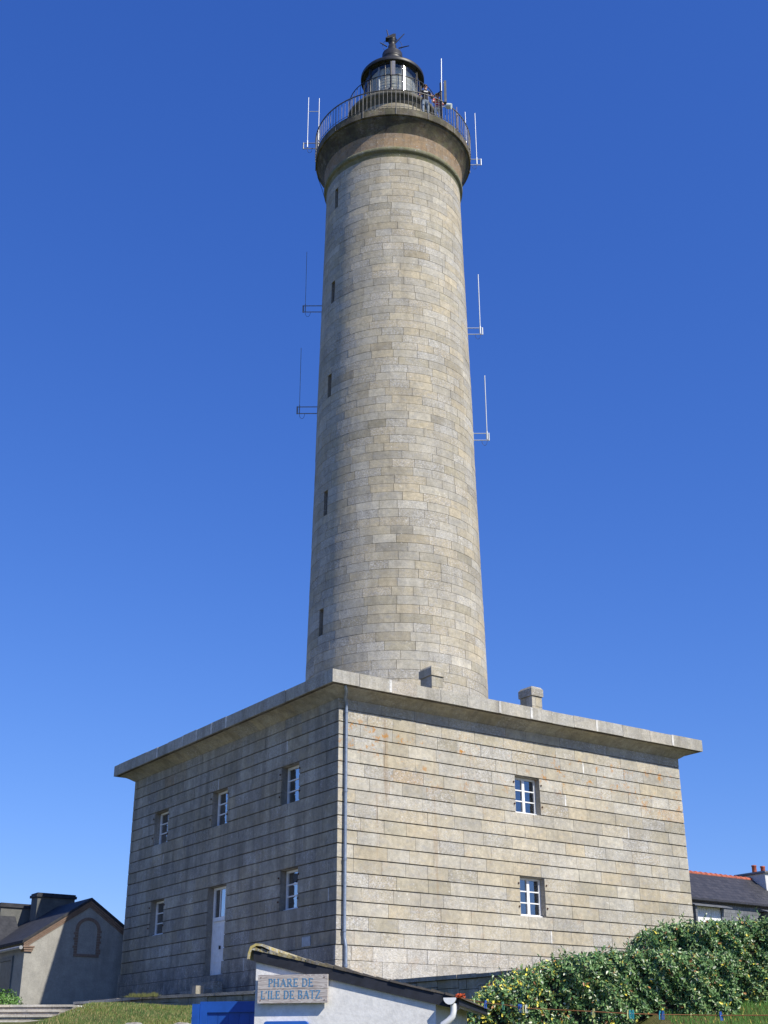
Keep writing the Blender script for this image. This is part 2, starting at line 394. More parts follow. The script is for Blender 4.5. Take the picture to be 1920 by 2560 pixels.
# roof slab closing the base, and the cornice: cove + projecting coping course
cr = MB(); E_ = .625
rng = random.Random(21)
prof = [(0, 11.64), (.04, 11.66), (.10, 11.70), (.19, 11.76), (.31, 11.82), (.44, 11.855), (.50, 11.86)]
def ring(e): return [(-e, -e), (A+e, -e), (A+e, A+e), (-e, A+e)]
for (e0, z0), (e1, z1) in zip(prof, prof[1:]):
    r0, r1 = ring(e0), ring(e1)
    for k in range(4):
        q = (k+1) % 4; (ax, ay), (bx, by), (cx, cy), (dx, dy) = r0[k], r0[q], r1[q], r1[k]
        for i in range(12):
            f, g = i/12, (i+1)/12
            rg = random.Random(k*100+i); c = block_tone(rg, .4)
            cr.face([(lerp(ax,bx,f), lerp(ay,by,f), z0), (lerp(ax,bx,g), lerp(ay,by,g), z0), (lerp(dx,cx,g), lerp(dy,cy,g), z1), (lerp(dx,cx,f), lerp(dy,cy,f), z1)], c, 0)
r0, r1 = ring(.50), ring(E_-.05)
for k in range(4):
    q = (k+1) % 4
    cr.face([(*r0[k], 11.86), (*r0[q], 11.86), (*r1[q], 11.872), (*r1[k], 11.872)], (.07,.05,.045,0), 0)  # drip shadow below the coping painted as a dark soffit strip
for T in (TR, TL, TB, TE):
    full = T in (TR, TB); lo_ = -E_ if full else -E_+.42; x = lo_; end = A-lo_; i = 0
    while x < end-1e-6:
        L = rng.uniform(.85, 1.35)
        if x+L > end-.5: L = end-x
        j = rng.uniform(-.006, .006); c = block_tone(rng, .3); c = ((c[0]+.52)/2, (c[1]+.515)/2, (c[2]+.49)/2, c[3]); k = 1.0
        cr.box(x+(.006 if x > lo_ else 0), x+L-(.006 if x+L < end-1e-6 else 0), -E_+j, -E_+.415, 11.882+rng.uniform(-.01, .006), 12.262+rng.uniform(-.012, .012), (c[0]*k, c[1]*k, c[2]*k, max(c[3], .4)), 0, T)
        if x+L < end-1e-6 and rng.random() < .4: cr.box(x+L-.045, x+L+.045, -E_-.012, -E_+.3, 11.885, 12.26, MORTAR, 0, T)
        x += L
cr.box(-E_+.2, A+E_-.2, -E_+.2, A+E_-.2, 11.93, 12.16, (.3,.29,.27,.5), 0)
cr.build('cornice', MAT['coping'], LH)

# windows and door of the base
def glazed(name, T, a0, a1, z0, z1, cols, rows_, parent, transom=None):
    f = MB(); d0, d1 = RECESS, RECESS+.07; fw = .062; c = (1,1,1,0)
    a0 += .004; a1 -= .004; z0 += .004; z1 -= .004
    f.box(a0, a0+fw, d0, d1, z0, z1, c, 0, T); f.box(a1-fw, a1, d0, d1, z0, z1, c, 0, T)
    f.box(a0+fw, a1-fw, d0, d1, z1-fw, z1, c, 0, T); f.box(a0-.0+fw, a1-fw, d0, d1, z0, z0+fw*1.2, c, 0, T)
    f.box(a0+.002, a1-.002, d0-.07, d0-.003, z0-.0, z0+.045, c, 0, T)   # sill board
    iw = (a1-a0-2*fw)/cols
    for k in range(1, cols): w = .05 if cols == 2 else .02; f.box(a0+fw+k*iw-w, a0+fw+k*iw+w, d0-.008, d1-.012, z0+fw*1.2, z1-fw, c, 0, T)
    ih = (z1-z0-fw*2.2)/rows_
    for k in range(1, rows_): f.box(a0+fw, a1-fw, d0+.008, d1-.02, z0+fw*1.2+k*ih-.017, z0+fw*1.2+k*ih+.017, c, 0, T)
    w = f.build(name, MAT['white'], parent)
    g = MB(); g.box(a0+fw*.9, a1-fw*.9, d0+.035, d0+.041, z0+fw, z1-fw*.9, c, 0, T)
    p = g.build('pane', MAT['pane'], w); p.parent = w
    for a, zz in ((a0-.06, z0+.22), (a1+.06, z0+.22), (a0-.06, z1-.25), (a1+.06, z1-.25)):
        r = MB(); zz += .02; r.prism([(a-.010, zz), (a+.010, zz), (a+.010, zz+.018), (a+.026, zz+.018), (a+.026, zz+.032), (a+.010, zz+.032), (a+.010, zz+.05), (a-.010, zz+.05), (a-.010, zz+.032), (a-.024, zz+.032), (a-.024, zz+.018), (a-.010, zz+.018)], -.035, .0, lambda p, q, h_: T(p, h_, q))
        r.build('shutter_hinge', MAT['rust'], w)
    return w
def fix_sub(o, base):   # a sub-part modelled in its thing's coordinates sits at its parent's origin
    return o
for o_ in W_R: glazed('window', TR, *o_, 2, 3, LH)
wl = [glazed('window', TL, *o_, 1, 3, LH) for o_ in W_L[:5]]
# round vent in the top pane of the lower window next to the corner
v_ = MB(); a_, z_ = (W_L[3][0]+W_L[3][1])/2, W_L[3][3]-.24
v_.prism([(a_+.13*math.cos(t), z_+.13*math.sin(t)) for t in [i*PI/8 for i in range(16)]], RECESS+.0, RECESS+.03, lambda a, b, h: TL(a, h, b), (1,1,1,0))
v_.build('vent', MAT['black'], wl[3])
d = MB(); a0, a1, z0, z1 = W_L[5]; a0 += .004; a1 -= .004; z1 -= .004
dz = 6.02
d.box(a0, a0+.08, RECESS, RECESS+.08, z0, z1, (1,1,1,0), 0, TL); d.box(a1-.08, a1, RECESS, RECESS+.08, z0, z1, (1,1,1,0), 0, TL)
d.box(a0+.08, a1-.08, RECESS-.02, RECESS+.08, dz, dz+.12, (1,1,1,0), 0, TL); d.box(a0+.08, a1-.08, RECESS, RECESS+.08, z1-.07, z1, (1,1,1,0), 0, TL)
for k in (1, 2):
    x = lerp(a0+.08, a1-.08, k/3); d.box(x-.02, x+.02, RECESS+.01, RECESS+.06, dz+.12, z1-.07, (1,1,1,0), 0, TL)
DR = d.build('door', MAT['white'], LH)
l = MB(); mid = (a0+a1)/2
l.box(a0+.082, mid-.004, RECESS+.03, RECESS+.07, z0+.01, dz-.003, (1,1,1,0), 0, TL); l.box(mid+.004, a1-.082, RECESS+.03, RECESS+.07, z0+.01, dz-.003, (1,1,1,0), 0, TL)
for s0, s1 in ((a0+.15, mid-.07), (mid+.07, a1-.15)):
    for q0, q1 in ((z0+.18, z0+.62), (z0+.78, dz-.15)):
        for (b0, b1, c0, c1) in ((s0, s1, q0, q0+.03), (s0, s1, q1-.03, q1), (s0, s0+.03, q0+.03, q1-.03), (s1-.03, s1, q0+.03, q1-.03)):
            l.box(b0, b1, RECESS+.018, RECESS+.032, c0, c1, (1,1,1,0), 0, TL)
l.build('door_leaf', MAT['white'], DR)
g = MB(); g.box(a0+.07, a1-.07, RECESS+.034, RECESS+.04, dz+.11, z1-.06, (1,1,1,0), 0, TL); g.build('pane', MAT['pane'], DR)
h = MB(); h.tube([TL(mid+.05, RECESS-.02, 5.15), TL(mid+.05, RECESS-.02, 5.27)], .014); h.box(mid+.035, mid+.065, RECESS-.02, RECESS+.032, 5.16, 5.26, (1,1,1,0), 0, TL); h.build('door_handle', MAT['iron'], DR)
# small plaque low on the shaded wall
q = MB(); q.box(1.3, 1.75, -.028, -.006, 4.55+.27, 5.08, (1,1,1,0), 0, TL); q.build('plaque', plain('pale_plaque', (.30,.34,.38), .4), LH)

# chimneys standing on the cornice of the sunny side
def base_chimney(s0):
    c = MB(); rg = random.Random(int(s0*10))
    for i, (z0, z1) in enumerate(((12.1, 12.44), (12.45, 12.78))):
        for y0, y1 in ((-.3, -.02), (-.01, .28)):
            sp = s0+.22+.06*(-1)**i
            c.box(s0, sp-.004, y0, y1, z0, z1, block_tone(rg, .4)); c.box(sp+.004, s0+.43, y0+.001, y1-.001, z0, z1, block_tone(rg, .4))
    ch = c.build('chimney', MAT['coping'], LH)
    k = MB(); t = block_tone(rg, .2)
    P = [(s0-.04, -.34), (s0+.47, -.34), (s0+.47, .32), (s0-.04, .32)]; Q = [(s0+.02, -.28), (s0+.41, -.28), (s0+.41, .26), (s0+.02, .26)]
    k.box(s0-.04, s0+.47, -.34, .32, 12.79, 13.03, t)
    for i in range(4):
        j = (i+1) % 4; k.face([(*P[i], 13.03), (*P[j], 13.03), (*Q[j], 13.11), (*Q[i], 13.11)], t)
    k.face([(*p, 13.11) for p in Q], t); k.build('chimney_cap', MAT['coping'], ch)
base_chimney(3.19); base_chimney(7.25)
# downpipe at the corner
p = MB()
p.tube([(-.12, -.52, 11.87), (-.10, -.50, 11.80), (-.0, -.40, 11.74), (.12, -.16, 11.62), (.20, -.085, 11.5), (.21, -.08, 11.3), (.21, -.08, 7.6), (.215, -.08, 4.95), (.225, -.10, 4.85), (.235, -.13, 4.7), (.235, -.13, 3.5)], .047, 10)
for z in (11.2, 8.9, 7.0, 5.1): p.tube([(.21, -.08, z), (.21, -.08, z+.06)], .058, 10); p.box(.19, .23, -.08, .01, z+.01, z+.05)
p.tube([(.235, -.13, 4.2), (.235, -.13, 4.26)], .058, 10)
p.build('downpipe', MAT['zinc'], LH)
# stone steps before the door
sp_ = st_empty('stone_steps', 'three worn stone steps below the white lighthouse door', 'steps', -.6, 7.1, 3.42)
q = MB()
for i in range(3):
    q = MB(); q.box(-.35-.33*(2-i)-.0, -.052, 6.3-.0+.03*i, 8.0-.03*i, 3.42+i*.245, 3.42+(i+1)*.245-.002*i, (.34,.31,.26,.6)); q.build('step', MAT['coping'], sp_)
q = MB(); q.box(-1.35, -1.1, 5.55, 5.8, 3.42, 3.95, (.4,.37,.3,.5)); q.box(-1.5, -.95, 5.25, 7.0, 3.42, 3.60, (.36,.34,.28,.5)); q.build('kerb_block', MAT['coping'], sp_)

# ---------------------------------------------------------------- tower shaft
TC = (7.104, 7.104)
RZ = [(12.0, 3.43), (15.12, 3.416), (23.3, 3.238), (26.97, 3.192), (34.96, 3.02), (37.5, 2.985)]
def R(z):
    if z <= RZ[0][0]: return RZ[0][1]
    for (z0, r0), (z1, r1) in zip(RZ, RZ[1:]):
        if z <= z1: return lerp(r0, r1, (z-z0)/(z1-z0))
    return RZ[-1][1]
HC = .3455; Z0 = 12.05; NC = 73; ZTOP = Z0+NC*HC
SL = math.radians(2.35)
slit_courses = []
for zt in (17.13, 21.95, 27.08, 31.82, 36.6):
    k = round((zt-Z0)/HC); slit_courses.append((k-3, k))
def in_slit(k): return any(a <= k < b for a, b in slit_courses)
sh = MB(); rng = random.Random(5)
def curved_block(k, a0, a1, tone):
    z0, z1 = Z0+k*HC+.006, Z0+(k+1)*HC-.006; j = rng.uniform(-.004, .005)
    n = max(2, int((a1-a0)/math.radians(5))+1); r0, r1 = R(z0)+j, R(z1)+j; ri = .03
    out0 = []; out1 = []; in0 = []; in1 = []
    for i in range(n+1):
        a = lerp(a0, a1, i/n); ca, sa = math.cos(a), math.sin(a)
        out0.append((TC[0]+r0*ca, TC[1]+r0*sa, z0)); out1.append((TC[0]+r1*ca, TC[1]+r1*sa, z1))
        in0.append((TC[0]+(r0-ri)*ca, TC[1]+(r0-ri)*sa, z0)); in1.append((TC[0]+(r1-ri)*ca, TC[1]+(r1-ri)*sa, z1))
    sh.grid([out0, out1], tone, 0); sh.grid([in0, out0], tone, 0, smooth=False); sh.grid([out1, in1], tone, 0, smooth=False)
    sh.face([in0[0], out0[0], out1[0], in1[0]], tone); sh.face([out0[-1], in0[-1], in1[-1], out1[-1]], tone)
for k in range(NC):
    r = R(Z0+(k+.5)*HC); g = .014/r
    if in_slit(k): start, end = PI+SL, PI-SL+2*PI
    else: start = PI+rng.uniform(-.18, .18); end = start+2*PI
    a = start; kc = rng.uniform(.9, 1.06)
    while a < end-1e-6:
        L = rng.choice([rng.uniform(.62, .9), rng.uniform(.85, 1.25), rng.uniform(.85, 1.25)])/r
        if a+L > end-.5/r: L = end-a
        e0 = 0 if (in_slit(k) and a == start) else g/2; e1 = 0 if (in_slit(k) and a+L >= end-1e-6) else g/2
        t_ = block_tone(rng, .75); kb = kc*(.80 if rng.random() < .06 else 1); t_ = (t_[0]*kb, t_[1]*kb, t_[2]*kb, t_[3]); curved_block(k, a+e0, a+L-e1, t_); a += L
# backing drum behind the joints, open at the slits, with their reveals
NS = 144; angs = [PI+SL+(2*PI-2*SL)*i/NS for i in range(NS+1)]
for k in range(NC):
    z0, z1 = Z0+k*HC, Z0+(k+1)*HC; aa = angs if in_slit(k) else angs+[PI+SL+2*PI]
    sh.grid([[(TC[0]+(R(z)-.012)*math.cos(a), TC[1]+(R(z)-.012)*math.sin(a), z) for a in aa] for z in (z0, z1)], JOINT, 0)
for k0, k1 in slit_courses:
    z0, z1 = Z0+k0*HC, Z0+k1*HC; rr = R((z0+z1)/2)+.003; ro = rr-.013; ri = rr-.5
    def pp(r, a, z): return (TC[0]+r*math.cos(a), TC[1]+r*math.sin(a), z)
    c = (.3,.27,.22,.2)
    for a in (PI-SL, PI+SL): sh.face([pp(ro, a, z0), pp(ri, a, z0), pp(ri, a, z1), pp(ro, a, z1)], c)
    for z in (z0, z1): sh.face([pp(ro, PI-SL, z), pp(ri, PI-SL, z), pp(ri, PI+SL, z), pp(ro, PI+SL, z)], c)
    sh.face([pp(ri, PI-SL, z0), pp(ri, PI+SL, z0), pp(ri, PI+SL, z1), pp(ri, PI-SL, z1)], (.03,.03,.03,0))
sh.build('tower_shaft', MAT['shaft'], LH)
for k0, k1 in slit_courses:
    z0, z1 = Z0+k0*HC, Z0+k1*HC; rr = R((z0+z1)/2); w = MB(); x = TC[0]-rr+.3; y = TC[1]; hw = rr*math.sin(SL)
    for (b0, b1, c0, c1) in ((-hw+.002, -hw+.03, z0+.005, z1-.005), (hw-.03, hw-.002, z0+.005, z1-.005), (-hw+.03, hw-.03, z0+.005, z0+.04), (-hw+.03, hw-.03, z1-.04, z1-.005), (-hw+.03, hw-.03, (z0+z1)/2-.012, (z0+z1)/2+.012)):
        w.box(x, x+.04, y+b0, y+b1, c0, c1)
    so = w.build('slit_window', MAT['greybr'], LH)
    g = MB(); g.box(x+.018, x+.023, y-hw+.025, y+hw-.025, z0+.03, z1-.03); g.build('pane', MAT['pane'], so)

# gallery: fillet, cove, dark slab
gl = MB(); cx, cy = TC
rng = random.Random(9)
gl.lathe([(2.97, ZTOP-.05), (3.0, ZTOP+.0), (3.0, 37.49), (3.05, 37.50), (3.105, 37.55), (3.115, 37.66), (3.09, 37.71), (3.05, 37.73)], 96, cx, cy, (.21,.21,.11,.4), 1)
cov = [(3.045, 37.735), (3.05, 37.95), (3.07, 38.2), (3.105, 38.42), (3.165, 38.6), (3.25, 38.78), (3.34, 38.92), (3.41, 39.0), (3.43, 39.03), (3.43, 39.085)]
NB = 26
levels = [(0, 2), (2, 3), (3, 9)]
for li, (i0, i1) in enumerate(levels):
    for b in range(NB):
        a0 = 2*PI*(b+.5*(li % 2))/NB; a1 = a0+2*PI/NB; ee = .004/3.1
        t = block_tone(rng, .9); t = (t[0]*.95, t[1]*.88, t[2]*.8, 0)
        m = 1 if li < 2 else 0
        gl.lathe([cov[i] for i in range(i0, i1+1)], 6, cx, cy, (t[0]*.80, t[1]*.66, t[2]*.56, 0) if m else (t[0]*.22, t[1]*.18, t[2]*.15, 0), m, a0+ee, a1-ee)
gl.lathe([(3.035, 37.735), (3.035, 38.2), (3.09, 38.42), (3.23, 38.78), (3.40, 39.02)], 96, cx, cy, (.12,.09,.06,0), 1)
NBS = 22
for b in range(NBS):
    a0 = 2*PI*b/NBS; a1 = a0+2*PI/NBS; ee = .007/3.5; t = block_tone(rng, .5); k = .42; t = (t[0]*k, t[1]*k*.9, t[2]*k*.82, 0)
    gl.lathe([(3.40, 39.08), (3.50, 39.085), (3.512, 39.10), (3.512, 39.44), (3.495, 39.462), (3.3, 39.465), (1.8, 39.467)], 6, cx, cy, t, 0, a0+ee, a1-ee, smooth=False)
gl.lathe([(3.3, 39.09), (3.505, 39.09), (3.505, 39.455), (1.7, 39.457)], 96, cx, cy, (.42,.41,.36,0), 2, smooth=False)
gl.build('gallery', [MAT['stain'], MAT['cove'], MAT['coping']], LH)
def railing(name, r, z0, z1, n, posts, rt, rb, parent, mat):
    q = MB(); n2 = 96
    q.tube([(cx+r*math.cos(2*PI*i/n2), cy+r*math.sin(2*PI*i/n2), z1) for i in range(n2+1)], rt, 6, caps=False)
    q.tube([(cx+r*math.cos(2*PI*i/n2), cy+r*math.sin(2*PI*i/n2), z0+.07) for i in range(n2+1)], rb*.9, 5, caps=False)
    for i in range(n):
        a = 2*PI*(i+.3)/n; x, y = cx+r*math.cos(a), cy+r*math.sin(a); big = posts and i % posts == 0
        if big: q.tube([(x, y, z0-.36), (x, y, z1)], rb*1.45, 6)
        else: q.tube([(x, y, z0), (x, y, z1)], rb, 5)
    return q.build(name, mat, parent)
railing('gallery_railing', 3.53, 39.44, 40.41, 122, 8, .028, .0125, LH, plain('pale_iron', (.13,.13,.125), .5, .3, .3, 9))
# stone drum with its lip and the upper railing
dm = MB()
def ring_blocks(mb, r_, z0, z1, nb, off, tonef, m):
    for b in range(nb):
        a0 = 2*PI*(b+off)/nb; a1 = a0+2*PI/nb; ee = .004/r_
        mb.lathe([(r_-.02, z0), (r_, z0), (r_, z1-.008), (r_-.02, z1-.008)], 5, cx, cy, tonef(), m, a0+ee, a1-ee, smooth=False)
def dt():
    t = block_tone(rng, .9); return (t[0]*1.1, t[1]*1.06, t[2]*.95, .2)
for i in range(5): ring_blocks(dm, 1.87, 39.46+i*.35, 39.46+(i+1)*.35, 15, .5*(i % 2), dt, 0)
dm.lathe([(1.86, 39.46), (1.86, 41.3)], 64, cx, cy, JOINT, 0)
dm.lathe([(1.87, 41.21), (1.9, 41.25), (1.98, 41.4), (2.06, 41.5), (2.12, 41.52), (2.12, 41.7), (2.1, 41.72), (1.2, 41.74)], 64, cx, cy, (.2,.19,.16,.3), 1)
dm.build('lantern_drum', [MAT['drumst'], MAT['stain']], LH)
ld = MB(); ld.lathe([(1.4, 41.745), (1.56, 41.745), (1.62, 41.76), (1.62, 41.86), (1.58, 41.88), (1.3, 41.89)], 64, cx, cy, (.55,.54,.47,.2)); ld.build('lantern_ledge', MAT['coping'], LH)
railing('lantern_railing', 2.02, 41.74, 42.66, 56, 0, .02, .012, LH, MAT['iron'])
# lantern
LN = MB()
LN.lathe([(1.36, 41.89), (1.40, 41.9), (1.40, 42.44), (1.36, 42.47), (1.30, 42.5), (1.26, 42.5)], 48, cx, cy)
for i in range(10):
    a = 2*PI*(i+.12)/10; x, y = cx+1.335*math.cos(a), cy+1.335*math.sin(a)
    LN.tube([(x, y, 42.48), (x, y, 44.2)], .028 if i % 5 else .05, 6)
LN.tube([(cx+1.33*math.cos(2*PI*i/48), cy+1.33*math.sin(2*PI*i/48), 43.36) for i in range(49)], .014, 5, caps=False)
LR = LN.build('lantern_frame', MAT['black'], LH)
gq = MB(); gq.lathe([(1.32, 42.5), (1.32, 44.18)], 96, cx, cy); gq.build('lantern_glazing', MAT['lantern'], LR)
lq = MB()
pr = []
for i in range(21): pr.append((1.0+.06*math.sin(PI*i/20)**.6+(.025 if i % 2 else 0), 42.5+1.6*i/20))
lq.lathe(pr, 32, cx, cy, smooth=False); lq.build('lens', MAT['lens'], LR)
lq = MB()
for i in range(6):
    a = 2*PI*(i+.35)/6; x, y = cx+1.12*math.cos(a), cy+1.12*math.sin(a)
    lq.box(x-.035, x+.035, y-.035, y+.035, 42.5, 44.1)
lq.lathe([(.1, 42.3), (.8, 42.35), (.8, 42.5), (.5, 42.55)], 32, cx, cy); lq.build('lens_frame', MAT['alu'], LR)
rf = MB()
rf.lathe([(1.30, 44.1), (1.34, 44.17), (1.44, 44.16), (1.475, 44.1), (1.49, 44.12), (1.49, 44.27), (1.45, 44.33), (1.30, 44.42), (1.05, 44.6), (.8, 44.85), (.62, 45.1), (.55, 45.2)], 64, cx, cy)
rf.lathe([(1.30, 44.1), (.0, 44.3)], 48, cx, cy)
RF = rf.build('lantern_roof', MAT['black'], LH)
vt = MB(); vt.lathe([(.56, 45.1), (.56, 45.2), (.50, 45.23), (.495, 45.42), (.51, 45.44), (.51, 45.48), (.49, 45.5), (.48, 45.76), (.44, 45.82), (.3, 45.86), (.0, 45.88)], 32, cx, cy)
vt.build('roof_ventilator', MAT['black'], RF)
# cowl, rods and lightning ring on top; E1 points to the right as seen from the village side
BC = Vector((.0098, .99995)); e1 = Vector((math.cos(-YAW), math.sin(-YAW), 0)); e2 = Vector((-e1.y, e1.x, 0)); CT = Vector((cx, cy, 0))
def P3(a, b, z): return CT + e1*a + e2*b + Vector((0, 0, z))
cw = MB()
cw.tube([P3(0,0,45.85), P3(0,0,46.3), P3(0,0,46.32), P3(0,0,46.5), P3(0,0,46.55), P3(0,0,46.72)], [.2,.2,.15,.15,.19,.19], 12)
cw.prism([(-.32, 46.72), (-.26, 46.79), (.05, 46.98), (.17, 46.98), (.17, 46.76), (.0, 46.7)], -.14, .14, lambda a, b, h: P3(a, h, b))
cw.build('cowl', MAT['black'], RF)
rd = MB()
for p_, q_ in (((-.06,0,46.3), (-.26,-.05,47.3)), ((.1,0,46.45), (.58,-.05,47.05)), ((-.25,0,46.3), (-.58,-.05,46.5)), ((.3,0,46.2), (.8,-.05,46.3)), ((.1,.2,46.3), (.3,.7,46.7)), ((-.1,.2,46.3), (-.35,.7,46.6))):
    rd.tube([P3(*p_), P3(*q_)], [.035, .022], 6)
rd.tube([P3(.46*math.cos(2*PI*i/32), 0, 46.34+.46*math.sin(2*PI*i/32)) for i in range(33)], .009, 5, caps=False)
rd.tube([P3(.22*math.cos(2*PI*i/24), .22*math.sin(2*PI*i/24), 46.68) for i in range(25)], .014, 5, caps=False)
rd.build('lightning_rods', MAT['iron'], RF)
# dark equipment post standing on the upper gallery in front of the glass
ep = MB(); ep.tube([P3(-.09,-1.95,41.75), P3(-.09,-1.95,43.5)], .045, 8); ep.tube([P3(-.09,-1.95,41.75), P3(-.09,-1.95,41.87)], .15, 12)
ep.build('post', MAT['black'], LH)
ep = MB(); ep.box(-.04, .11, -1.99, -1.92, 42.72, 43.52, (1,1,1,0), 0, lambda a, b, z: P3(a, b, z)); ep.build('aerial_panel', plain('grey_panel', (.2,.2,.23), .5), LH)

# ---------------------------------------------------------------- aerials round the tower
def w_P3(a, b, z):
    p = P3(a, b, z); return stz(p.x, p.y, p.z)
def antenna(label, a, r_att, ztop, zb, poles, reach, mat_br, mat_rod, rod_r, cross=None, group='whip aerials on tower brackets'):
    """a: +1 right flank, -1 left flank; poles: offsets (lateral, ztop, zbottom) from the axis; bracket between r_att and reach at height zb"""
    o0 = w_P3(a*reach, 0, zb); E = w_empty('antenna', label, 'antenna', o0.x, o0.y, o0.z, group)
    br = MB(); h = .31
    for z in (zb, zb+h): br.tube([w_P3(a*r_att, 0, z), w_P3(a*reach, 0, z)], .022, 6)
    br.tube([w_P3(a*reach, 0, zb-.02), w_P3(a*reach, 0, zb+h+.02)], .032, 6)
    br.tube([w_P3(a*(r_att+.02), 0, zb-.06), w_P3(a*(r_att+.02), 0, zb+h+.06)], .035, 6)
    br.build('bracket', mat_br, E)
    rd_ = MB()
    for x, z1, z0 in poles:
        rd_.tube([w_P3(x, 0, z0), w_P3(x, 0, z1)], rod_r, 6); rd_.tube([w_P3(x, 0, z0-.02), w_P3(x, 0, z0+.36)], rod_r*1.8, 6)
    if cross: rd_.tube([w_P3(poles[0][0], 0, cross), w_P3(poles[1][0], 0, cross)], .018, 6)
    rd_.build('rod', mat_rod, E)
    x = poles[0][0]; cb_ = MB()
    cb_.tube([w_P3(x-a*(.0+.11*(1-math.cos(t))), 0, zb-.02-.22*math.sin(t)) for t in [PI*i/10 for i in range(11)]], .008, 5)
    cb_.build('cable', MAT['iron'], E)
    return E
antenna('pair of white whip aerials joined by a bar beside the gallery, left side', -1, 3.4, 43.2, 40.2, [(-3.92, 43.2, 40.3), (-3.42, 43.15, 40.7)], 4.1, MAT['greybr'], MAT['alu'], .018, 42.36)
antenna('pair of white whip aerials standing side by side right of the gallery', 1, 3.4, 42.2, 39.25, [(3.81, 42.23, 39.3), (3.36, 42.31, 40.3)], 4.0, MAT['alu'], MAT['alu'], .018)
antenna('thin dark whip aerial on the left flank, upper of the two there', -1, 3.05, 34.5, 31.4, [(-3.81, 34.51, 31.45)], 3.9, MAT['greybr'], MAT['greybr'], .011)
antenna('thin dark whip aerial on the left flank, lower of the two there', -1, 3.15, 29.6, 26.46, [(-3.94, 29.61, 26.5)], 4.03, MAT['greybr'], MAT['greybr'], .011)
antenna('single white rod aerial on the right flank, upper of the two there', 1, 3.06, 33.3, 30.26, [(3.67, 33.3, 30.3)], 3.76, MAT['alu'], MAT['alu'], .02)
antenna('single white rod aerial on the right flank, lower of the two there', 1, 3.18, 28.2, 25.2, [(3.78, 28.24, 25.25)], 3.85, MAT['alu'], MAT['alu'], .02)
# mast on the gallery rail: rod, dark bracket, flat panel, white drum
o0 = w_P3(2.10, -2.75, 39.47); E = w_empty('aerial_mast', 'dark mast with white rod, flat panel and white drum on the gallery rail', 'mast', o0.x, o0.y, o0.z)
k = MB(); k.tube([w_P3(2.10,-2.75,39.47), w_P3(2.10,-2.75,41.5)], .05, 8); k.tube([w_P3(2.10,-2.75,41.05), w_P3(1.68,-2.2,41.12)], .026, 6); k.tube([w_P3(1.68,-2.2,41.12), w_P3(2.08,-2.75,40.55)], .026, 6); k.build('pole', MAT['iron'], E)
k = MB(); k.tube([w_P3(2.12,-2.80,41.0), w_P3(2.15,-2.80,42.85)], .026, 8); k.build('rod', MAT['alu'], E)
k = MB(); k.box(2.24, 2.34, -2.86, -2.68, 40.35, 41.55, (1,1,1,0), 0, lambda a, b, z: w_P3(a, b, z)); k.build('panel', plain('panel_grey', (.12,.12,.11), .5), E)
k = MB(); k.tube([w_P3(2.34,-2.8,40.16), w_P3(2.54,-2.85,40.1)], .125, 16); k.tube([w_P3(2.10,-2.75,40.15), w_P3(2.34,-2.8,40.15)], .026, 6); k.build('drum', plain('drum_white', (.6,.66,.62), .5), E)
k_ = w_P3(2.83, -1.95, 39.47); k = MB(); k.tube([w_P3(2.83,-1.95,39.47), w_P3(2.83,-1.95,40.6)], .032, 8); k.tube([w_P3(2.83,-1.95,40.3), w_P3(2.83,-1.95,40.85)], .014, 6)
tag(k.build('post', plain('pinkish_post', (.35,.28,.27), .6), None, (k_.x, k_.y, k_.z)), 'short pinkish grey post inside the gallery railing, right of the mast', 'post').location = k_
k = MB(); o0 = w_P3(-3.05, 0, 37.25); k.tube([w_P3(-3.42,0,38.6), w_P3(-3.2,0,37.9), w_P3(-3.0,0,37.1)], .012, 5)
t_ = k.build('stay_cable', MAT['iron'], None, tuple(o0)); t_.location = o0; tag(t_, 'thin dark cable hanging under the gallery on the left side', 'cable')

# ---------------------------------------------------------------- house behind on the left
HL = st_empty('gabled_house', 'rendered gabled house with slate roof and brick trimmed gable left of the lighthouse', 'house', -1.0, 18.0, 3.4)
MAT['render'] = rough_render('grey_render', (.27,.265,.245), (.40,.39,.355), 2.4, .92, .5, (.2,.19,.17))
MAT['brick'] = rough_render('brick_trim', (.19,.13,.10), (.28,.205,.16), 8, .85, .4)
GT = 15.09; SA, SE, ZA, ZE = -1.0, -3.28, 7.30, 5.80; SLP = (ZA-ZE)/(SA-SE); SR = SA+(SA-SE)
h = MB()
h.prism([(SE, 3.2), (SR, 3.2), (SR, ZE), (SA, ZA), (SE, ZE)], GT, 24.0, lambda a, b, t: (a, t, b))
h.box(-12, SE, 18.45, 24.0, 3.2, 5.8)
h.prism([(18.45, 5.8), (24.0, 5.8), (21.1, 7.15), (19.75, 7.15)], -12, SE, lambda a, b, s: (s, a, b))
h.build('wall', MAT['render'], HL)
r = MB()
for sg in (-1, 1):
    r.prism([(SA, ZA+.04), (SA, ZA+.14), (SA+sg*2.42, ZA+.14-SLP*2.42), (SA+sg*2.42, ZA+.04-SLP*2.42)], GT-.12, 24.2, lambda a, b, t: (a, t, b))
r.prism([(18.25, 5.78), (18.25, 5.88), (19.7, 7.26), (19.7, 7.16)], -12.2, -2.2, lambda a, b, s: (s, a, b))
r.prism([(21.2, 5.78), (21.2, 5.88), (19.71, 7.26), (19.71, 7.16)], -12.2, -2.2, lambda a, b, s: (s, a, b))
RO = r.build('roof', MAT['slate'], HL)
b = MB()   # stepped brick verge under the slates, returned at the eave
for i, (pr_, dz) in enumerate(((.085, .0), (.055, .075), (.028, .15))):
    for sg in (-1, 1):
        q = 2.36-.02*i
        b.prism([(SA, ZA-dz+.03), (SA+sg*q, ZA-dz+.03-SLP*q), (SA+sg*q, ZA-dz-.035-SLP*q), (SA, ZA-dz-.035)], GT-pr_, GT+.01, lambda a, bb, t: (a, t, bb))
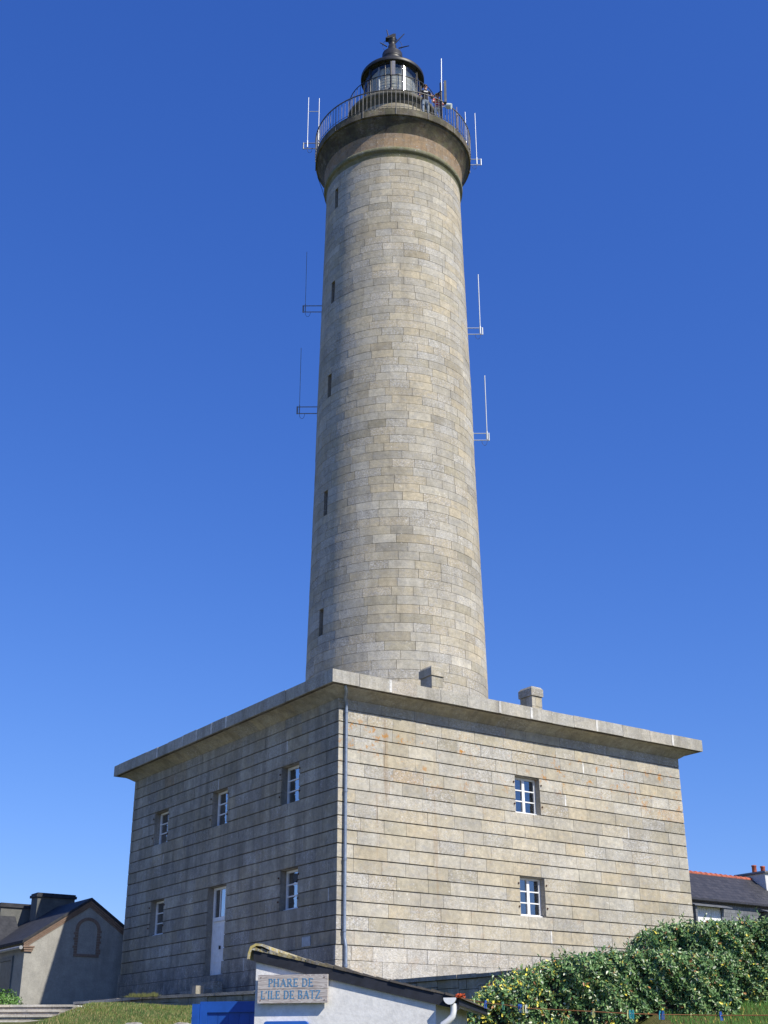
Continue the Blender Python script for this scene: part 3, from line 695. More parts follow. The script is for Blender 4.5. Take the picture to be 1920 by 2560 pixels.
for i in range(3): b.box(SE-.09+.03*i, SE+.32-.03*i, GT-.1+.02*i, GT+.3, 5.62-.07*i, 5.67-.07*i)
# blind arched niche outline
na, nb_, nz0, nz1 = -1.47, -.53, 5.47, 6.45
n_in, n_out = .36, .48; cxn = (na+nb_)/2
pts = [(PI*i/10) for i in range(11)]
for i in range(10):
    a0, a1 = pts[i], pts[i+1]; zc = 6.32
    b.prism([(cxn+n_in*math.cos(a0), zc+n_in*.9*math.sin(a0)), (cxn+n_out*math.cos(a0), zc+n_out*.9*math.sin(a0)), (cxn+n_out*math.cos(a1), zc+n_out*.9*math.sin(a1)), (cxn+n_in*math.cos(a1), zc+n_in*.9*math.sin(a1))], GT-.02, GT+.01, lambda a, bb, t: (a, t, bb))
rg = random.Random(4)
for k in range(9):
    for s_ in (cxn-n_out, cxn+n_in):
        w_ = (n_out-n_in)+rg.choice([0, .05]); x0 = s_-(w_-.12) if s_ < cxn else s_
        b.box(x0, x0+w_, GT-.02, GT+.01, 5.5+k*.092, 5.5+k*.092+.08)
b.box(cxn-n_out, cxn+n_out, GT-.035, GT+.01, 5.40, 5.49)
b.build('brick_trim', MAT['brick'], HL)
MAT['shaderender'] = rough_render('shade_toned_render', (.10,.105,.10), (.17,.17,.16), 3)  # shade on the chimney stacks put into the render's colour
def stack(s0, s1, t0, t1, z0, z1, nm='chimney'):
    c = MB(); c.box(s0, s1, t0, t1, z0, z1-.16); ch = c.build(nm, MAT['shaderender'], RO)
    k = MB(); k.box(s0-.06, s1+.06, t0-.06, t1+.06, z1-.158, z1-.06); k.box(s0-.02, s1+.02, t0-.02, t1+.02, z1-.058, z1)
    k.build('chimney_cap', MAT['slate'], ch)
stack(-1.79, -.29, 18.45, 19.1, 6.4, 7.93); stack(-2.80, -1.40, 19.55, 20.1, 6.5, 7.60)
g = MB(); g.tube([(SE-.18, GT-.1, 5.60), (SE-.18, 18.2, 5.60)], .06, 8); g.tube([(SE-.18, GT-.13, 5.60), (SE-.18, GT-.1, 5.60)], .066, 8); g.build('gutter', plain('gutter_grey', (.3,.31,.32), .5), HL)
d = MB(); d.box(SE-.03, SE+.02, 16.2, 17.3, 3.45, 5.25); d.box(SE-.06, SE+.02, 16.08, 16.19, 3.45, 5.4); d.box(SE-.06, SE+.02, 16.2, 17.4, 5.26, 5.38); d.build('door', plain('grey_door', (.13,.15,.16), .6), HL)

# ---------------------------------------------------------------- slate house behind on the right
HR = st_empty('slate_house', 'slate hung house with red ridge tiles and white shutters behind the hedge', 'house', 33, 16, 3.4)
h = MB(); h.box(24, 46, 14, 18, 3.2, 9.42)
for s_ in (24, 45.98): h.prism([(14, 9.42), (18, 9.42), (16, 10.98)], s_, s_+.02, lambda a, b, s: (s, a, b))
MAT['slatewall'] = M_new('slate_hanging')[0]
def slate_wall(m, sc, dark, light):
    nt = m.node_tree; bs = nt.nodes['Principled BSDF']; tc = nt.nodes.new('ShaderNodeTexCoord')
    mp = nt.nodes.new('ShaderNodeMapping'); mp.inputs['Rotation'].default_value = (PI/2, 0, 0); nt.links.new(tc.outputs['Object'], mp.inputs[0])
    br = nd(nt, 'ShaderNodeTexBrick', Scale=sc); br.inputs['Color1'].default_value = (*dark, 1); br.inputs['Color2'].default_value = (*light, 1); br.inputs['Mortar'].default_value = (dark[0]*.4, dark[1]*.4, dark[2]*.4, 1)
    br.inputs['Mortar Size'].default_value = .012; br.inputs['Brick Width'].default_value = .5; br.inputs['Row Height'].default_value = .3
    nt.links.new(mp.outputs[0], br.inputs['Vector']); c = mix(nt, .5, br.outputs['Color'], ramp(nt, noise(nt, 5, 4), [(.3, (.7,)*3), (.7, (1.2,)*3)]), 'MULTIPLY')
    nt.links.new(c, bs.inputs['Base Color']); bs.inputs['Roughness'].default_value = .55; bump(nt, bs, br.outputs['Fac'], -.3, .01)
slate_wall(MAT['slatewall'], 1.6, (.12,.13,.145), (.19,.2,.215))
h.build('wall', MAT['slatewall'], HR)
MAT['roofslate'] = M_new('roof_slates')[0]; slate_wall(MAT['roofslate'], 1.8, (.03,.03,.034), (.052,.05,.054))
r = MB(); k = (11.0-9.36)/(16-13.82)
r.prism([(13.80, 9.33), (16, 10.99), (16, 11.06), (13.80, 9.41)], 23.8, 46.2, lambda a, b, s: (s, a, b))
r.prism([(18.20, 9.33), (16.01, 10.99), (16.01, 11.06), (18.20, 9.41)], 23.8, 46.2, lambda a, b, s: (s, a, b))
RO2 = r.build('roof', MAT['roofslate'], HR)
g = MB(); g.tube([(23.8, 13.76, 9.31), (46, 13.76, 9.31)], .055, 8); g.build('gutter', MAT['black'], HR)
t = MB(); MAT['terra'] = plain('terracotta', (.42,.10,.05), .7, 0, .2, 5)
for i in range(58):
    s0 = 24+i*.385; r0, r1 = .12, .135
    t.tube([(s0, 16, 10.99), (s0+.3, 16, 10.99), (s0+.31, 16, 11.0), (s0+.385, 16, 11.0)], [r0, r0, r1, r1], 10)
    if s0 > 36.3: break
t.build('ridge_tiles', MAT['terra'], RO2)
c = MB(); c.box(36.78, 39.2, 15.06, 16.95, 10.0, 11.26); CHR = c.build('chimney', rough_render('white_render', (.55,.56,.55), (.7,.71,.69), 3), RO2)
c = MB(); c.box(36.66, 39.32, 14.94, 17.07, 11.262, 11.37); c.build('chimney_cap', MAT['slatewall'], CHR)
for s_, t_ in ((37.05, 15.95), (37.7, 15.9), (38.4, 15.9)):
    p = MB(); p.lathe([(.13, 11.36), (.12, 11.7), (.14, 11.72), (.14, 11.78), (.1, 11.79), (.09, 11.6)], 16, s_, t_); p.build('chimney_pot', MAT['terra'], CHR)
for s0 in (29.62, 34.95, 40.3):
    w = MB(); w.box(s0, s0+2.02, 13.93, 13.995, 6.9, 9.02)
    for i in range(1, 12): w.box(s0+i*2.02/12-.006, s0+i*2.02/12+.006, 13.918, 13.928, 6.95, 9.0)
    w.box(s0+1.0, s0+1.02, 13.91, 13.93, 6.9, 9.02); wi = w.build('shutter', MAT['white'], HR)
    p = MB(); p.prism([(13.98, 9.18), (13.98, 9.05), (13.45, 8.98), (13.45, 9.02)], s0-.3, s0+2.4, lambda a, b, s: (s, a, b)); p.build('window_hood', MAT['slatewall'], HR)
    p = MB(); p.box(s0-.12, s0-.0, 13.6, 13.99, 6.9, 8.99); p.build('window_cheek', MAT['slatewall'], HR); p = MB(); p.box(s0+2.02, s0+2.12, 13.85, 13.99, 6.9, 8.99); p.build('window_cheek', MAT['slatewall'], HR)

# ---------------------------------------------------------------- shed with the name board
SHR = math.atan2(-.182, .983)
def sh_empty(name, label, cat, a, d, z, group=None):
    x = a*math.cos(SHR)-d*math.sin(SHR); y = 14.5+a*math.sin(SHR)+d*math.cos(SHR)
    return empty(name, label, cat, (x, y, z), SHR, group, (float(a), float(d), float(z)))
SH = sh_empty('shed', 'small white rendered lean-to shed with tiled roof and blue plate', 'shed', -.45, 1.3, .4)
MAT['shedwall'] = rough_render('white_wall', (.70,.695,.67), (.80,.79,.765), 2, .9, .35)
DEP = 2.72
def zb_(a): return 2.715-.229*(a+1.456)
w = MB(); w.prism([(-1.45, .2), (.545, .2), (.545, zb_(.545)+.06), (-1.45, zb_(-1.45)+.06)], 0, DEP, lambda a, b, d: (a, d, b)); w.build('wall', MAT['shedwall'], SH)
w = MB(); w.prism([(-1.475, zb_(-1.475)), (.80, zb_(.80)), (.80, zb_(.80)+.115), (-1.475, zb_(-1.475)+.125)], -.034, -.002, lambda a, b, d: (a, d, b))
w.prism([(-1.475, zb_(-1.475)+.05), (.80, zb_(.80)+.05), (.80, zb_(.80)+.115), (-1.475, zb_(-1.475)+.125)], -.0015, DEP+.05, lambda a, b, d: (a, d, b))
w.build('fascia', plain('dark_fascia', (.016,.019,.03), .7, 0, .25, 9), SH)
rt = MB(); rg = random.Random(8); a = -1.50; MAT['tile'] = None
m, nt, bs = M_new('old_tiles'); f = noise(nt, 9, 6, .75); f2 = noise(nt, 16, 5, .8, (1,1,1), (4,4,0))
at = nd(nt, 'ShaderNodeAttribute', attribute_name='tone')
cc = mix(nt, math_(nt, 'MULTIPLY', ramp(nt, f, [(.42, (0,0,0)), (.56, (1,1,1))]), at.outputs['Alpha']), at.outputs['Color'], (.50,.40,.12)); cc = mix(nt, math_(nt, 'MULTIPLY', ramp(nt, f2, [(.5, (0,0,0)), (.6, (1,1,1))]), at.outputs['Alpha']), cc, (.5,.5,.46))
nt.links.new(cc, bs.inputs['Base Color']); bs.inputs['Roughness'].default_value = .85; bump(nt, bs, f, .5, .01); MAT['tile'] = m
i = 0
while a < .78:
    L = .105 if a < -.3 else .15; z = zb_(a)+.128; lich = max(.08, 1.0-1.0*(a+1.5)); th = .03 if a < -.4 else .014
    rows = int((DEP+.15)/.2)
    for j in range(rows):
        d0 = -.048+j*.2+rg.uniform(-.008, .008); c = (.085, .075, .07, lich*rg.uniform(.6, 1))
        a1 = min(a+L*1.25, .83); lift = rg.uniform(0, .006)
        rt.prism([(a, z-.012+lift), (a, z+th+lift), (a1, zb_(a1)+.128+th*.25), (a1, zb_(a1)+.117)], d0, d0+.195, lambda p, q, d: (p, d, q), c)
    a += L; i += 1
# half round capping tile along the high edge, its open end towards the path
for j in range(7):
    d0 = -.06+j*.42; hw_ = .0
    outer = [(-1.30, zb_(-1.30)+.19), (-1.38, 2.90), (-1.45, 2.905), (-1.51, 2.875), (-1.535, 2.80), (-1.54, 2.74)]
    inner = [(-1.525, 2.745), (-1.51, 2.80), (-1.485, 2.855), (-1.44, 2.88), (-1.38, 2.875), (-1.30, zb_(-1.30)+.16)]
    for p0, p1, q0, q1 in zip(outer, outer[1:], inner[::-1], inner[::-1][1:]):
        rt.prism([p0, p1, q1, q0], d0, d0+.415, lambda p, q, d: (p, d, q), (.36,.32,.24,1))
rt.build('roof_tiles', MAT['tile'], SH)
g = MB(); gc, gz, gr = .715, 2.315, .068
prof_ = [(gc+gr*math.cos(PI+PI*i/12), gz+gr*math.sin(PI+PI*i/12)) for i in range(13)]; prin = [(gc+(gr-.006)*math.cos(2*PI-PI*i/12), gz+(gr-.006)*math.sin(2*PI-PI*i/12)) for i in range(13)]
g.grid([[(p, d, q) for p, q in prof_+prin] for d in (-.12, .6, 1.2, 2.0, DEP+.1)], close=True)
for d_ in (.35, 1.15, 1.95): g.grid([[(gc+(gr+.012)*math.cos(PI+PI*i/12), d, gz+(gr+.012)*math.sin(PI+PI*i/12)) for i in range(13)] for d in (d_, d_+.03)])
GU = g.build('gutter', plain('gutter_zinc', (.16,.17,.19), .5, .2, .25, 12), SH)
g = MB(); g.prism(prof_, -.126, -.121, lambda p, q, d: (p, d, q)); g.build('gutter_end', MAT['white'], GU)
g = MB(); g.tube([(.745, -.05, 2.26), (.745, -.05, 2.19), (.735, -.05, 2.14), (.69, -.05, 2.09), (.63, -.045, 2.055), (.595, -.04, 2.0), (.59, -.04, .45)], .034, 10); g.build('downpipe', MAT['white'], GU)
# blue plate on the wall
def rrect(a0, a1, z0, z1, r_):
    P = []
    for cx_, cz_, s in ((a1-r_, z1-r_, 0), (a0+r_, z1-r_, 1), (a0+r_, z0+r_, 2), (a1-r_, z0+r_, 3)):
        P += [(cx_+r_*math.cos(PI/2*(s+i/5)), cz_+r_*math.sin(PI/2*(s+i/5))) for i in range(6)]
    return P
MAT['blue'] = plain('blue_paint', (.012,.085,.40), .45, 0, .1); MAT['blue2'] = plain('blue_plate_paint', (.02,.12,.5), .35, 0, .05)
q = MB(); q.prism(rrect(-1.325, -.835, 1.72, 2.102, .035), -.07, -.004, lambda a, b, d: (a, d, b)); q.build('blue_plate', MAT['blue2'], SH)

SG = sh_empty('name_board', 'weathered two plank wooden sign with carved blue letters on the white shed', 'sign', -1.01, -.05, 2.28)
m, nt, bs = M_new('weathered_wood'); tc = nt.nodes.new('ShaderNodeTexCoord'); mp = nt.nodes.new('ShaderNodeMapping'); mp.inputs['Scale'].default_value = (1.0, 1, 8.5)
nt.links.new(tc.outputs['Object'], mp.inputs[0]); nz = nd(nt, 'ShaderNodeTexNoise', Scale=2.6, Detail=3.0, Distortion=.9); nt.links.new(mp.outputs[0], nz.inputs['Vector'])
wv = math_(nt, 'FRACT', math_(nt, 'MULTIPLY', nz.outputs['Fac'], 9.0)); gr_ = ramp(nt, wv, [(0, (.30,.255,.24)), (.35, (.40,.36,.34)), (.75, (.54,.51,.48)), (.95, (.44,.40,.38)), (1, (.30,.255,.24))])
nt.links.new(gr_, bs.inputs['Base Color']); bs.inputs['Roughness'].default_value = .9; bump(nt, bs, wv, .3, .004); MAT['wood'] = m
for z0, z1 in ((2.283, 2.424), (2.4275, 2.573)):
    q = MB(); q.box(-1.402, -.622, -.075, -.03, z0, z1); q.build('plank', MAT['wood'], SG)
for a_ in (-1.3, -.72): q = MB(); q.box(a_, a_+.04, -.03, .0, 2.29, 2.56); q.build('batten', MAT['wood'], SG)
# carved letters: thick and thin strokes with serifs, unit box 0..1 high
LT = {
 'P': (.62, [((.14,0),(.14,1),.13), ((.14,1),(.42,1),.06), ((.14,.48),(.42,.48),.06), ((.42,1),(.56,.88),.1), ((.56,.88),(.56,.6),.13), ((.56,.6),(.42,.48),.1), ((.02,0),(.28,0),.05), ((.02,1),(.16,1),.05)]),
 'H': (.84, [((.14,0),(.14,1),.13), ((.68,0),(.68,1),.13), ((.14,.5),(.68,.5),.05), ((.02,0),(.28,0),.05), ((.02,1),(.28,1),.05), ((.55,0),(.81,0),.05), ((.55,1),(.81,1),.05)]),
 'A': (.84, [((.1,0),(.42,1),.06), ((.42,1),(.74,0),.14), ((.22,.36),(.62,.36),.05), ((.0,0),(.2,0),.05), ((.62,0),(.86,0),.05)]),
 'R': (.78, [((.14,0),(.14,1),.13), ((.14,1),(.4,1),.06), ((.14,.5),(.4,.5),.06), ((.4,1),(.54,.88),.1), ((.54,.88),(.54,.62),.12), ((.54,.62),(.4,.5),.1), ((.36,.5),(.68,0),.12), ((.02,0),(.28,0),.05), ((.6,0),(.78,0),.05), ((.02,1),(.16,1),.05)]),
 'E': (.66, [((.14,0),(.14,1),.13), ((.02,1),(.56,1),.06), ((.14,.5),(.46,.5),.05), ((.02,0),(.6,0),.06), ((.56,1),(.56,.84),.05), ((.6,0),(.6,.17),.05), ((.46,.42),(.46,.58),.05)]),
 'D': (.8, [((.14,0),(.14,1),.13), ((.02,1),(.44,1),.06), ((.02,0),(.44,0),.06), ((.44,1),(.64,.82),.1), ((.64,.82),(.7,.5),.13), ((.7,.5),(.64,.18),.13), ((.64,.18),(.44,0),.1)]),
 'L': (.64, [((.14,0),(.14,1),.13), ((.02,1),(.28,1),.05), ((.02,0),(.56,0),.06), ((.56,0),(.56,.2),.05)]),
 "'": (.2, [((.08,.98),(.05,.74),.09)]),
 'I': (.3, [((.14,0),(.14,1),.13), ((.02,0),(.26,0),.05), ((.02,1),(.26,1),.05)]),
 'B': (.7, [((.14,0),(.14,1),.13), ((.02,1),(.4,1),.06), ((.14,.52),(.42,.52),.06), ((.02,0),(.42,0),.06), ((.4,1),(.52,.88),.1), ((.52,.88),(.52,.64),.11), ((.52,.64),(.4,.52),.1), ((.42,.52),(.58,.38),.1), ((.58,.38),(.58,.14),.13), ((.58,.14),(.42,0),.1)]),
 'T': (.74, [((.36,0),(.36,1),.13), ((.02,1),(.7,1),.06), ((.02,1),(.02,.82),.05), ((.7,1),(.7,.82),.05), ((.24,0),(.48,0),.05)]),
 'Z': (.72, [((.06,1),(.64,1),.06), ((.64,1),(.06,0),.13), ((.06,0),(.66,0),.06), ((.06,1),(.06,.84),.05), ((.66,0),(.66,.17),.05)]),
 '.': (.2, [((.05,.03),(.1,.03),.08)]), ' ': (.34, [])}
def write_text(txt, a0, a1, z0, z1, depth):
    q = MB(); tw = sum(LT[c][0]+.1 for c in txt)-.1; kx = (a1-a0)/tw; kz = z1-z0; x = 0; dd = 0
    for ch in txt:
        w_, st_ = LT[ch]
        for (p0, p1, th) in st_:
            P0 = Vector((a0+(x+p0[0])*kx, z0+p0[1]*kz)); P1 = Vector((a0+(x+p1[0])*kx, z0+p1[1]*kz)); d_ = (P1-P0).normalized(); n_ = Vector((-d_.y, d_.x))*(th+.03)*kz/2*1.15; e_ = d_*.02*kz
            dd = (dd+1) % 7
            q.prism([tuple(P0-e_+n_), tuple(P0-e_-n_), tuple(P1+e_-n_), tuple(P1+e_+n_)], depth-.0012-.0002*dd, depth+.004, lambda a, b, d: (a, d, b))
        x += w_+.1
    return q
MAT['letter'] = plain('faded_blue_letters', (.09,.24,.42), .7, 0, .2, 40)
write_text('PHARE DE', -1.285, -.78, 2.452, 2.528, -.075).build('lettering', MAT['letter'], SG)
write_text("L'ILE DE BATZ.", -1.365, -.675, 2.328, 2.406, -.075).build('lettering', MAT['letter'], SG)
for a_, z_ in ((-1.37, 2.545), (-.66, 2.54), (-1.37, 2.31), (-.655, 2.31)): q = MB(); q.prism([(a_+.006*math.cos(t), z_+.006*math.sin(t)) for t in [i*PI/4 for i in range(8)]], -.078, -.07, lambda a, b, d: (a, d, b)); q.build('screw', MAT['rust'], SG)

GA = sh_empty('gate', 'bright blue wooden gate with sunk panel beside the white shed', 'gate', -1.95, 1.12, .5)
q = MB(); z1 = 2.365
q.box(-2.43, -2.34, 1.08, 1.13, .5, z1); q.box(-1.56, -1.46, 1.08, 1.13, .5, z1); q.box(-2.34, -1.56, 1.08, 1.13, z1-.12, z1); q.box(-2.34, -1.56, 1.08, 1.13, .5, .7); q.box(-2.34, -1.56, 1.08, 1.13, 1.35, 1.47)
q.build('frame', MAT['blue'], GA)
q = MB()
for i in range(6): q.box(-2.338+i*.13, -2.338+(i+1)*.13-.006, 1.10+(i % 2)*.001, 1.12, .7, z1-.121)
q.box(-2.338, -1.562, 1.105, 1.118, .701, z1-.122); q.build('panel', MAT['blue'], GA)
q = MB(); q.tube([(-2.39, 1.06, 1.38), (-2.39, 1.06, 1.5)], .012, 6); q.build('handle', MAT['iron'], GA)
q = MB(); q.box(-2.52, -2.435, 1.06, 1.15, .5, 2.34); q.build('gate_post', MAT['blue'], GA)

# ---------------------------------------------------------------- clothesline and pegs
LP_ = [(.78,14.28,2.315), (1.04,14.02,2.248), (1.218,13.8,2.222), (1.381,13.6,2.182), (2.033,13.2,2.131), (2.316,13.0,2.105), (2.602,12.9,2.092), (3.12,12.6,2.071), (3.64,12.3,2.06), (5.2,11.3,2.14)]
CLN = w_empty('clothesline', 'orange brown cord strung from the shed gutter across the hedge', 'clothesline', .78, 14.28, 2.3)
q = MB(); q.tube(LP_, .0045, 6); q.build('cord', plain('orange_cord', (.34,.14,.05), .8), CLN)
q = MB(); rg = random.Random(2)
for k in range(5):
    pts = [(.80+rg.uniform(-.06, .05), 14.27+rg.uniform(-.04, .04), 2.34+rg.uniform(-.028, .02)) for _ in range(7)]; q.tube(pts, .0042, 5)
q.build('knot', plain('orange_twine', (.75,.13,.03), .7), CLN)
q = MB(); q.tube([(5.2, 11.3, .3), (5.2, 11.3, 2.2)], .03, 8); q.build('pole', MAT['iron'], CLN)
def line_at(x):
    for p_, q_ in zip(LP_, LP_[1:]):
        if p_[0] <= x <= q_[0]: k = (x-p_[0])/(q_[0]-p_[0]); return Vector(p_).lerp(Vector(q_), k)
def peg_mesh():
    q = MB()
    for sg in (-1, 1):
        q.prism([(sg*.003, -.045), (sg*.011, -.045), (sg*.012, .0), (sg*.007, .036), (sg*.001, .03), (sg*.004, .0)], -.005, .005, lambda a, b, d: (a, d, b))
    return q
PEGC = dict(blue=(.03,.12,.5), teal=(.03,.35,.42), green=(.16,.42,.22), yellow=(.62,.60,.22), white=(.7,.7,.62))
PM = {k: plain('peg_'+k, v, .4, 0, .03) for k, v in PEGC.items()}
pegs = [(1.042, 'blue', 1, 'sky blue clothes peg nearest the shed gutter'), (1.205, 'green', 1, 'pale green clothes peg alone on the cord, second from the gutter'), (1.352, 'blue', 0, 'blue clothes peg, left one of the pair clipped together beside a yellow peg'),
 (1.368, 'blue', 0, 'blue clothes peg touching the yellow peg on its right'), (1.392, 'yellow', 0, 'yellow clothes peg between a blue peg and a white peg'), (1.415, 'white', 0, 'white clothes peg beside the yellow one in the left cluster'),
 (2.033, 'yellow', 1, 'yellow clothes peg alone at the middle of the cord'), (2.33, 'yellow', 0, 'yellow clothes peg left of two blue green pegs'), (2.35, 'teal', 0, 'teal clothes peg touching the yellow peg on its left'), (2.372, 'teal', 0, 'teal clothes peg, last of the yellow and teal cluster'),
 (2.615, 'teal', 0, 'teal clothes peg clipped right beside a blue peg'), (2.64, 'blue', 0, 'blue clothes peg clipped right beside a teal peg'), (3.12, 'blue', 0, 'blue clothes peg alone over the grass at the right')]
rg = random.Random(6)
for x, c, up, lab in pegs:
    p_ = line_at(x); E = w_empty('clothes_peg', lab, 'clothes peg', p_.x, p_.y, p_.z, 'clothes pegs on the cord'); E.rotation_euler = (0, rg.uniform(-.12, .12), rg.uniform(-.6, .3)); E['off'] = (0, 0, .005 if up else .0)
    k = peg_mesh().build('peg_body', PM[c], E)
    k2 = MB(); k2.tube([(-.009, 0, .0), (.009, 0, .0)], .0045, 6); k2.build('spring', MAT['alu'], E)

# ---------------------------------------------------------------- hedges, shrub, grass
def leaf_mat(name, rough, spec):
    m, nt, bs = M_new(name); at = nd(nt, 'ShaderNodeAttribute', attribute_name='tone')
    nt.links.new(at.outputs['Color'], bs.inputs['Base Color']); bs.inputs['Roughness'].default_value = rough; bs.inputs['Specular IOR Level'].default_value = spec
    return m
MAT['leaf'] = leaf_mat('glossy_leaves', .42, .5); MAT['grassblade'] = leaf_mat('grass_blades', .7, .2)
MAT['twig'] = plain('twigs', (.02,.022,.012), .95)
def leaf(mb, p, nrm, d, L, W, col):
    nrm = nrm.normalized(); d = (d - nrm*d.dot(nrm)).normalized(); s = nrm.cross(d)
    b = len(mb.v); f = nrm*W*.22
    pts = [p, p+d*L*.35+s*W*.5+f, p+d*L*.72+s*W*.38+f*.8, p+d*L, p+d*L*.72-s*W*.38+f*.8, p+d*L*.35-s*W*.5+f, p+d*L*.5-nrm*L*.03]
    mb.v += [tuple(q) for q in pts]
    for q in ((0,1,2,6), (6,2,3), (6,3,4), (0,6,4,5)):
        mb.f.append(tuple(b+i for i in q)); mb.c.append(col); mb.m.append(0); mb.sm.append(False)
def leaf_col(rg, yellow):
    r_ = rg.random()
    if r_ < yellow: c = (.40,.37,.05)
    elif r_ < yellow+.045: c = (.30,.35,.24)
    elif r_ < yellow+.12: c = (.14,.19,.06)
    elif r_ < yellow+.14: c = (.2,.11,.04)
    elif r_ < .62: c = (.045,.105,.032)
    else: c = (.085,.155,.05)
    k = rg.uniform(.8, 1.5); return (c[0]*k*1.55, c[1]*k*1.45, c[2]*k*1.5, 1)
def hedge(name, label, x0, x1, top, yf, depth, n, seed, yellowf, L=(.042,.07), left_round=.4):
    rg = random.Random(seed)
    E = w_empty(name, label, 'hedge', (x0+x1)/2, yf((x0+x1)/2)+depth/2, ground_h((x0+x1)/2, 18))
    def bulge(a, b): return .08*math.sin(a*5.1+b*3.3)+.07*math.sin(a*11.3-b*7.1+1)+.05*math.sin(a*23+b*19)
    core = MB(); rows = []
    N = 40
    for i in range(N+1):
        x = lerp(x0+.16, x1-.05, i/N); zt = top(x)-.14; y = yf(x)+.13; g = ground_h(x, y)-.1; e = min(1, ((x-x0)/left_round)); rd = .1+.1*e
        rows.append([(x, y+.05, g), (x, y+bulge(x, g+.5)*.5, lerp(g, zt, .5)), (x, y+.03, zt-rd), (x, y+rd, zt), (x, y+depth-.3, zt-.02), (x, y+depth-.25, g)])
    core.grid(rows, smooth=False); core.face(rows[0]); core.face(rows[-1][::-1]); core.build('branches', MAT['twig'], E)
    lm_ = MB(); cnt = 0
    while cnt < n:
        r_ = rg.random()
        x = rg.uniform(x0, x1); zt = top(x); y0 = yf(x); g = ground_h(x, y0)
        if zt < g+.05: continue
        dp = abs(rg.gauss(0, .07))
        if r_ < .70:
            z = lerp(g, zt, rg.random()**.8); corner = max(0, z-(zt-.22))/.22
            y = y0+bulge(x, z)+dp+.16*corner**2; nr = Vector((0, -1, .15+corner*.9))
        elif r_ < .93:
            q = rg.random(); y = y0+.1+q*(depth-.2); z = zt+.4*bulge(x*1.3, y)-dp*.9-.1*(q < .1)+max(0, rg.gauss(0, .018)); nr = Vector((0, -.2, 1))
        else:
            zt = top(x0+.08); q = rg.random(); z = lerp(g, zt, rg.random()); y = y0+.05+q*(depth-.1); x = x0+dp+.1*bulge(z, y)+.25*max(0, z-(zt-.25)); nr = Vector((-1, -.2, .2))
        nr = nr + Vector((rg.gauss(0,.55), rg.gauss(0,.55), rg.gauss(0,.55)))
        d_ = Vector((rg.gauss(0,.8), rg.gauss(-.3,.6), rg.gauss(.1,.9)))
        l_ = rg.uniform(*L); leaf(lm_, Vector((x, y, z)), nr, d_, l_, l_*rg.uniform(.42, .55), leaf_col(rg, yellowf(x, z))); cnt += 1
    # shoots standing proud of the top
    for _ in range(int((x1-x0)*26)):
        x = rg.uniform(x0+.05, x1); y = yf(x)+rg.uniform(.02, depth*.8); z = top(x)+.4*bulge(x*1.3, y); hgt = rg.uniform(.03, .13); lean = rg.uniform(-.4, .4)
        for k in range(rg.randint(3, 6)):
            f_ = (k+1)/6; a_ = rg.uniform(0, 6.28); leaf(lm_, Vector((x+lean*hgt*f_, y, z+hgt*f_)), Vector((math.cos(a_), math.sin(a_), .5)), Vector((math.cos(a_+.5)*.6, math.sin(a_+.5)*.6, .8)), rg.uniform(.035, .06), .02, leaf_col(rg, yellowf(x, z)))
    lm_.build('foliage', MAT['leaf'], E); return E
def prof_at(P):
    def f(x):
        if x <= P[0][0]: return P[0][1]
        for (a, b), (c, d_) in zip(P, P[1:]):
            if x <= c: return lerp(b, d_, (x-a)/(c-a))
        return P[-1][1]
    return f
lowtop = prof_at([(1.12,2.30),(1.2,2.48),(1.57,2.70),(2.07,2.90),(2.67,3.05),(3.43,3.10),(4.0,3.08),(7.5,3.0)])
hedge('hedge', 'lower clipped hedge with yellow tinged leaves sloping down to the shed', 1.12, 4.75, lowtop, lambda x: 17.9+.04*x, 1.3, 21000, 31, lambda x, z: .20*max(0, 1-(x-1.1)/1.3)+.02)
talltop = prof_at([(3.80,3.35),(3.92,3.50),(4.25,3.60),(5.0,3.64),(8,3.66)])
hedge('hedge', 'taller clipped dark green hedge standing behind and right of the lower one', 3.80, 8.2, talltop, lambda x: 19.6-.10*(x-3.8), 1.5, 28000, 32, lambda x, z: .025)
# green bush at the foot of the left house
rg = random.Random(77); SB = w_empty('shrub', 'bright green bushy shrub at the foot of the gabled house', 'shrub', -11.1, 38.0, 3.1)
q = MB(); q.lathe([(.1, 2.9), (.42, 3.0), (.5, 3.25), (.36, 3.5), (.1, 3.6)], 12, -11.1, 38.0); q.build('branches', MAT['twig'], SB)
q = MB()
for _ in range(3600):
    a_ = rg.uniform(0, 2*PI); ph = math.acos(rg.uniform(-.3, 1)); r_ = rg.gauss(.92, .09)
    lump = 1+.12*math.sin(a_*5+ph*4); v_ = Vector((math.sin(ph)*math.cos(a_)*.92*lump, math.sin(ph)*math.sin(a_)*.8, math.cos(ph)*.62*lump))*r_
    k = rg.uniform(.8, 1.3); leaf(q, Vector((-11.1, 38.0, 3.12))+v_, v_+Vector((rg.gauss(0,.3), rg.gauss(0,.3), rg.gauss(0,.3))), Vector((rg.gauss(0,1), rg.gauss(0,1), rg.gauss(0,1))), .085, .04, (.08*k, .17*k, .03*k, 1))
q.build('foliage', MAT['leaf'], SB)
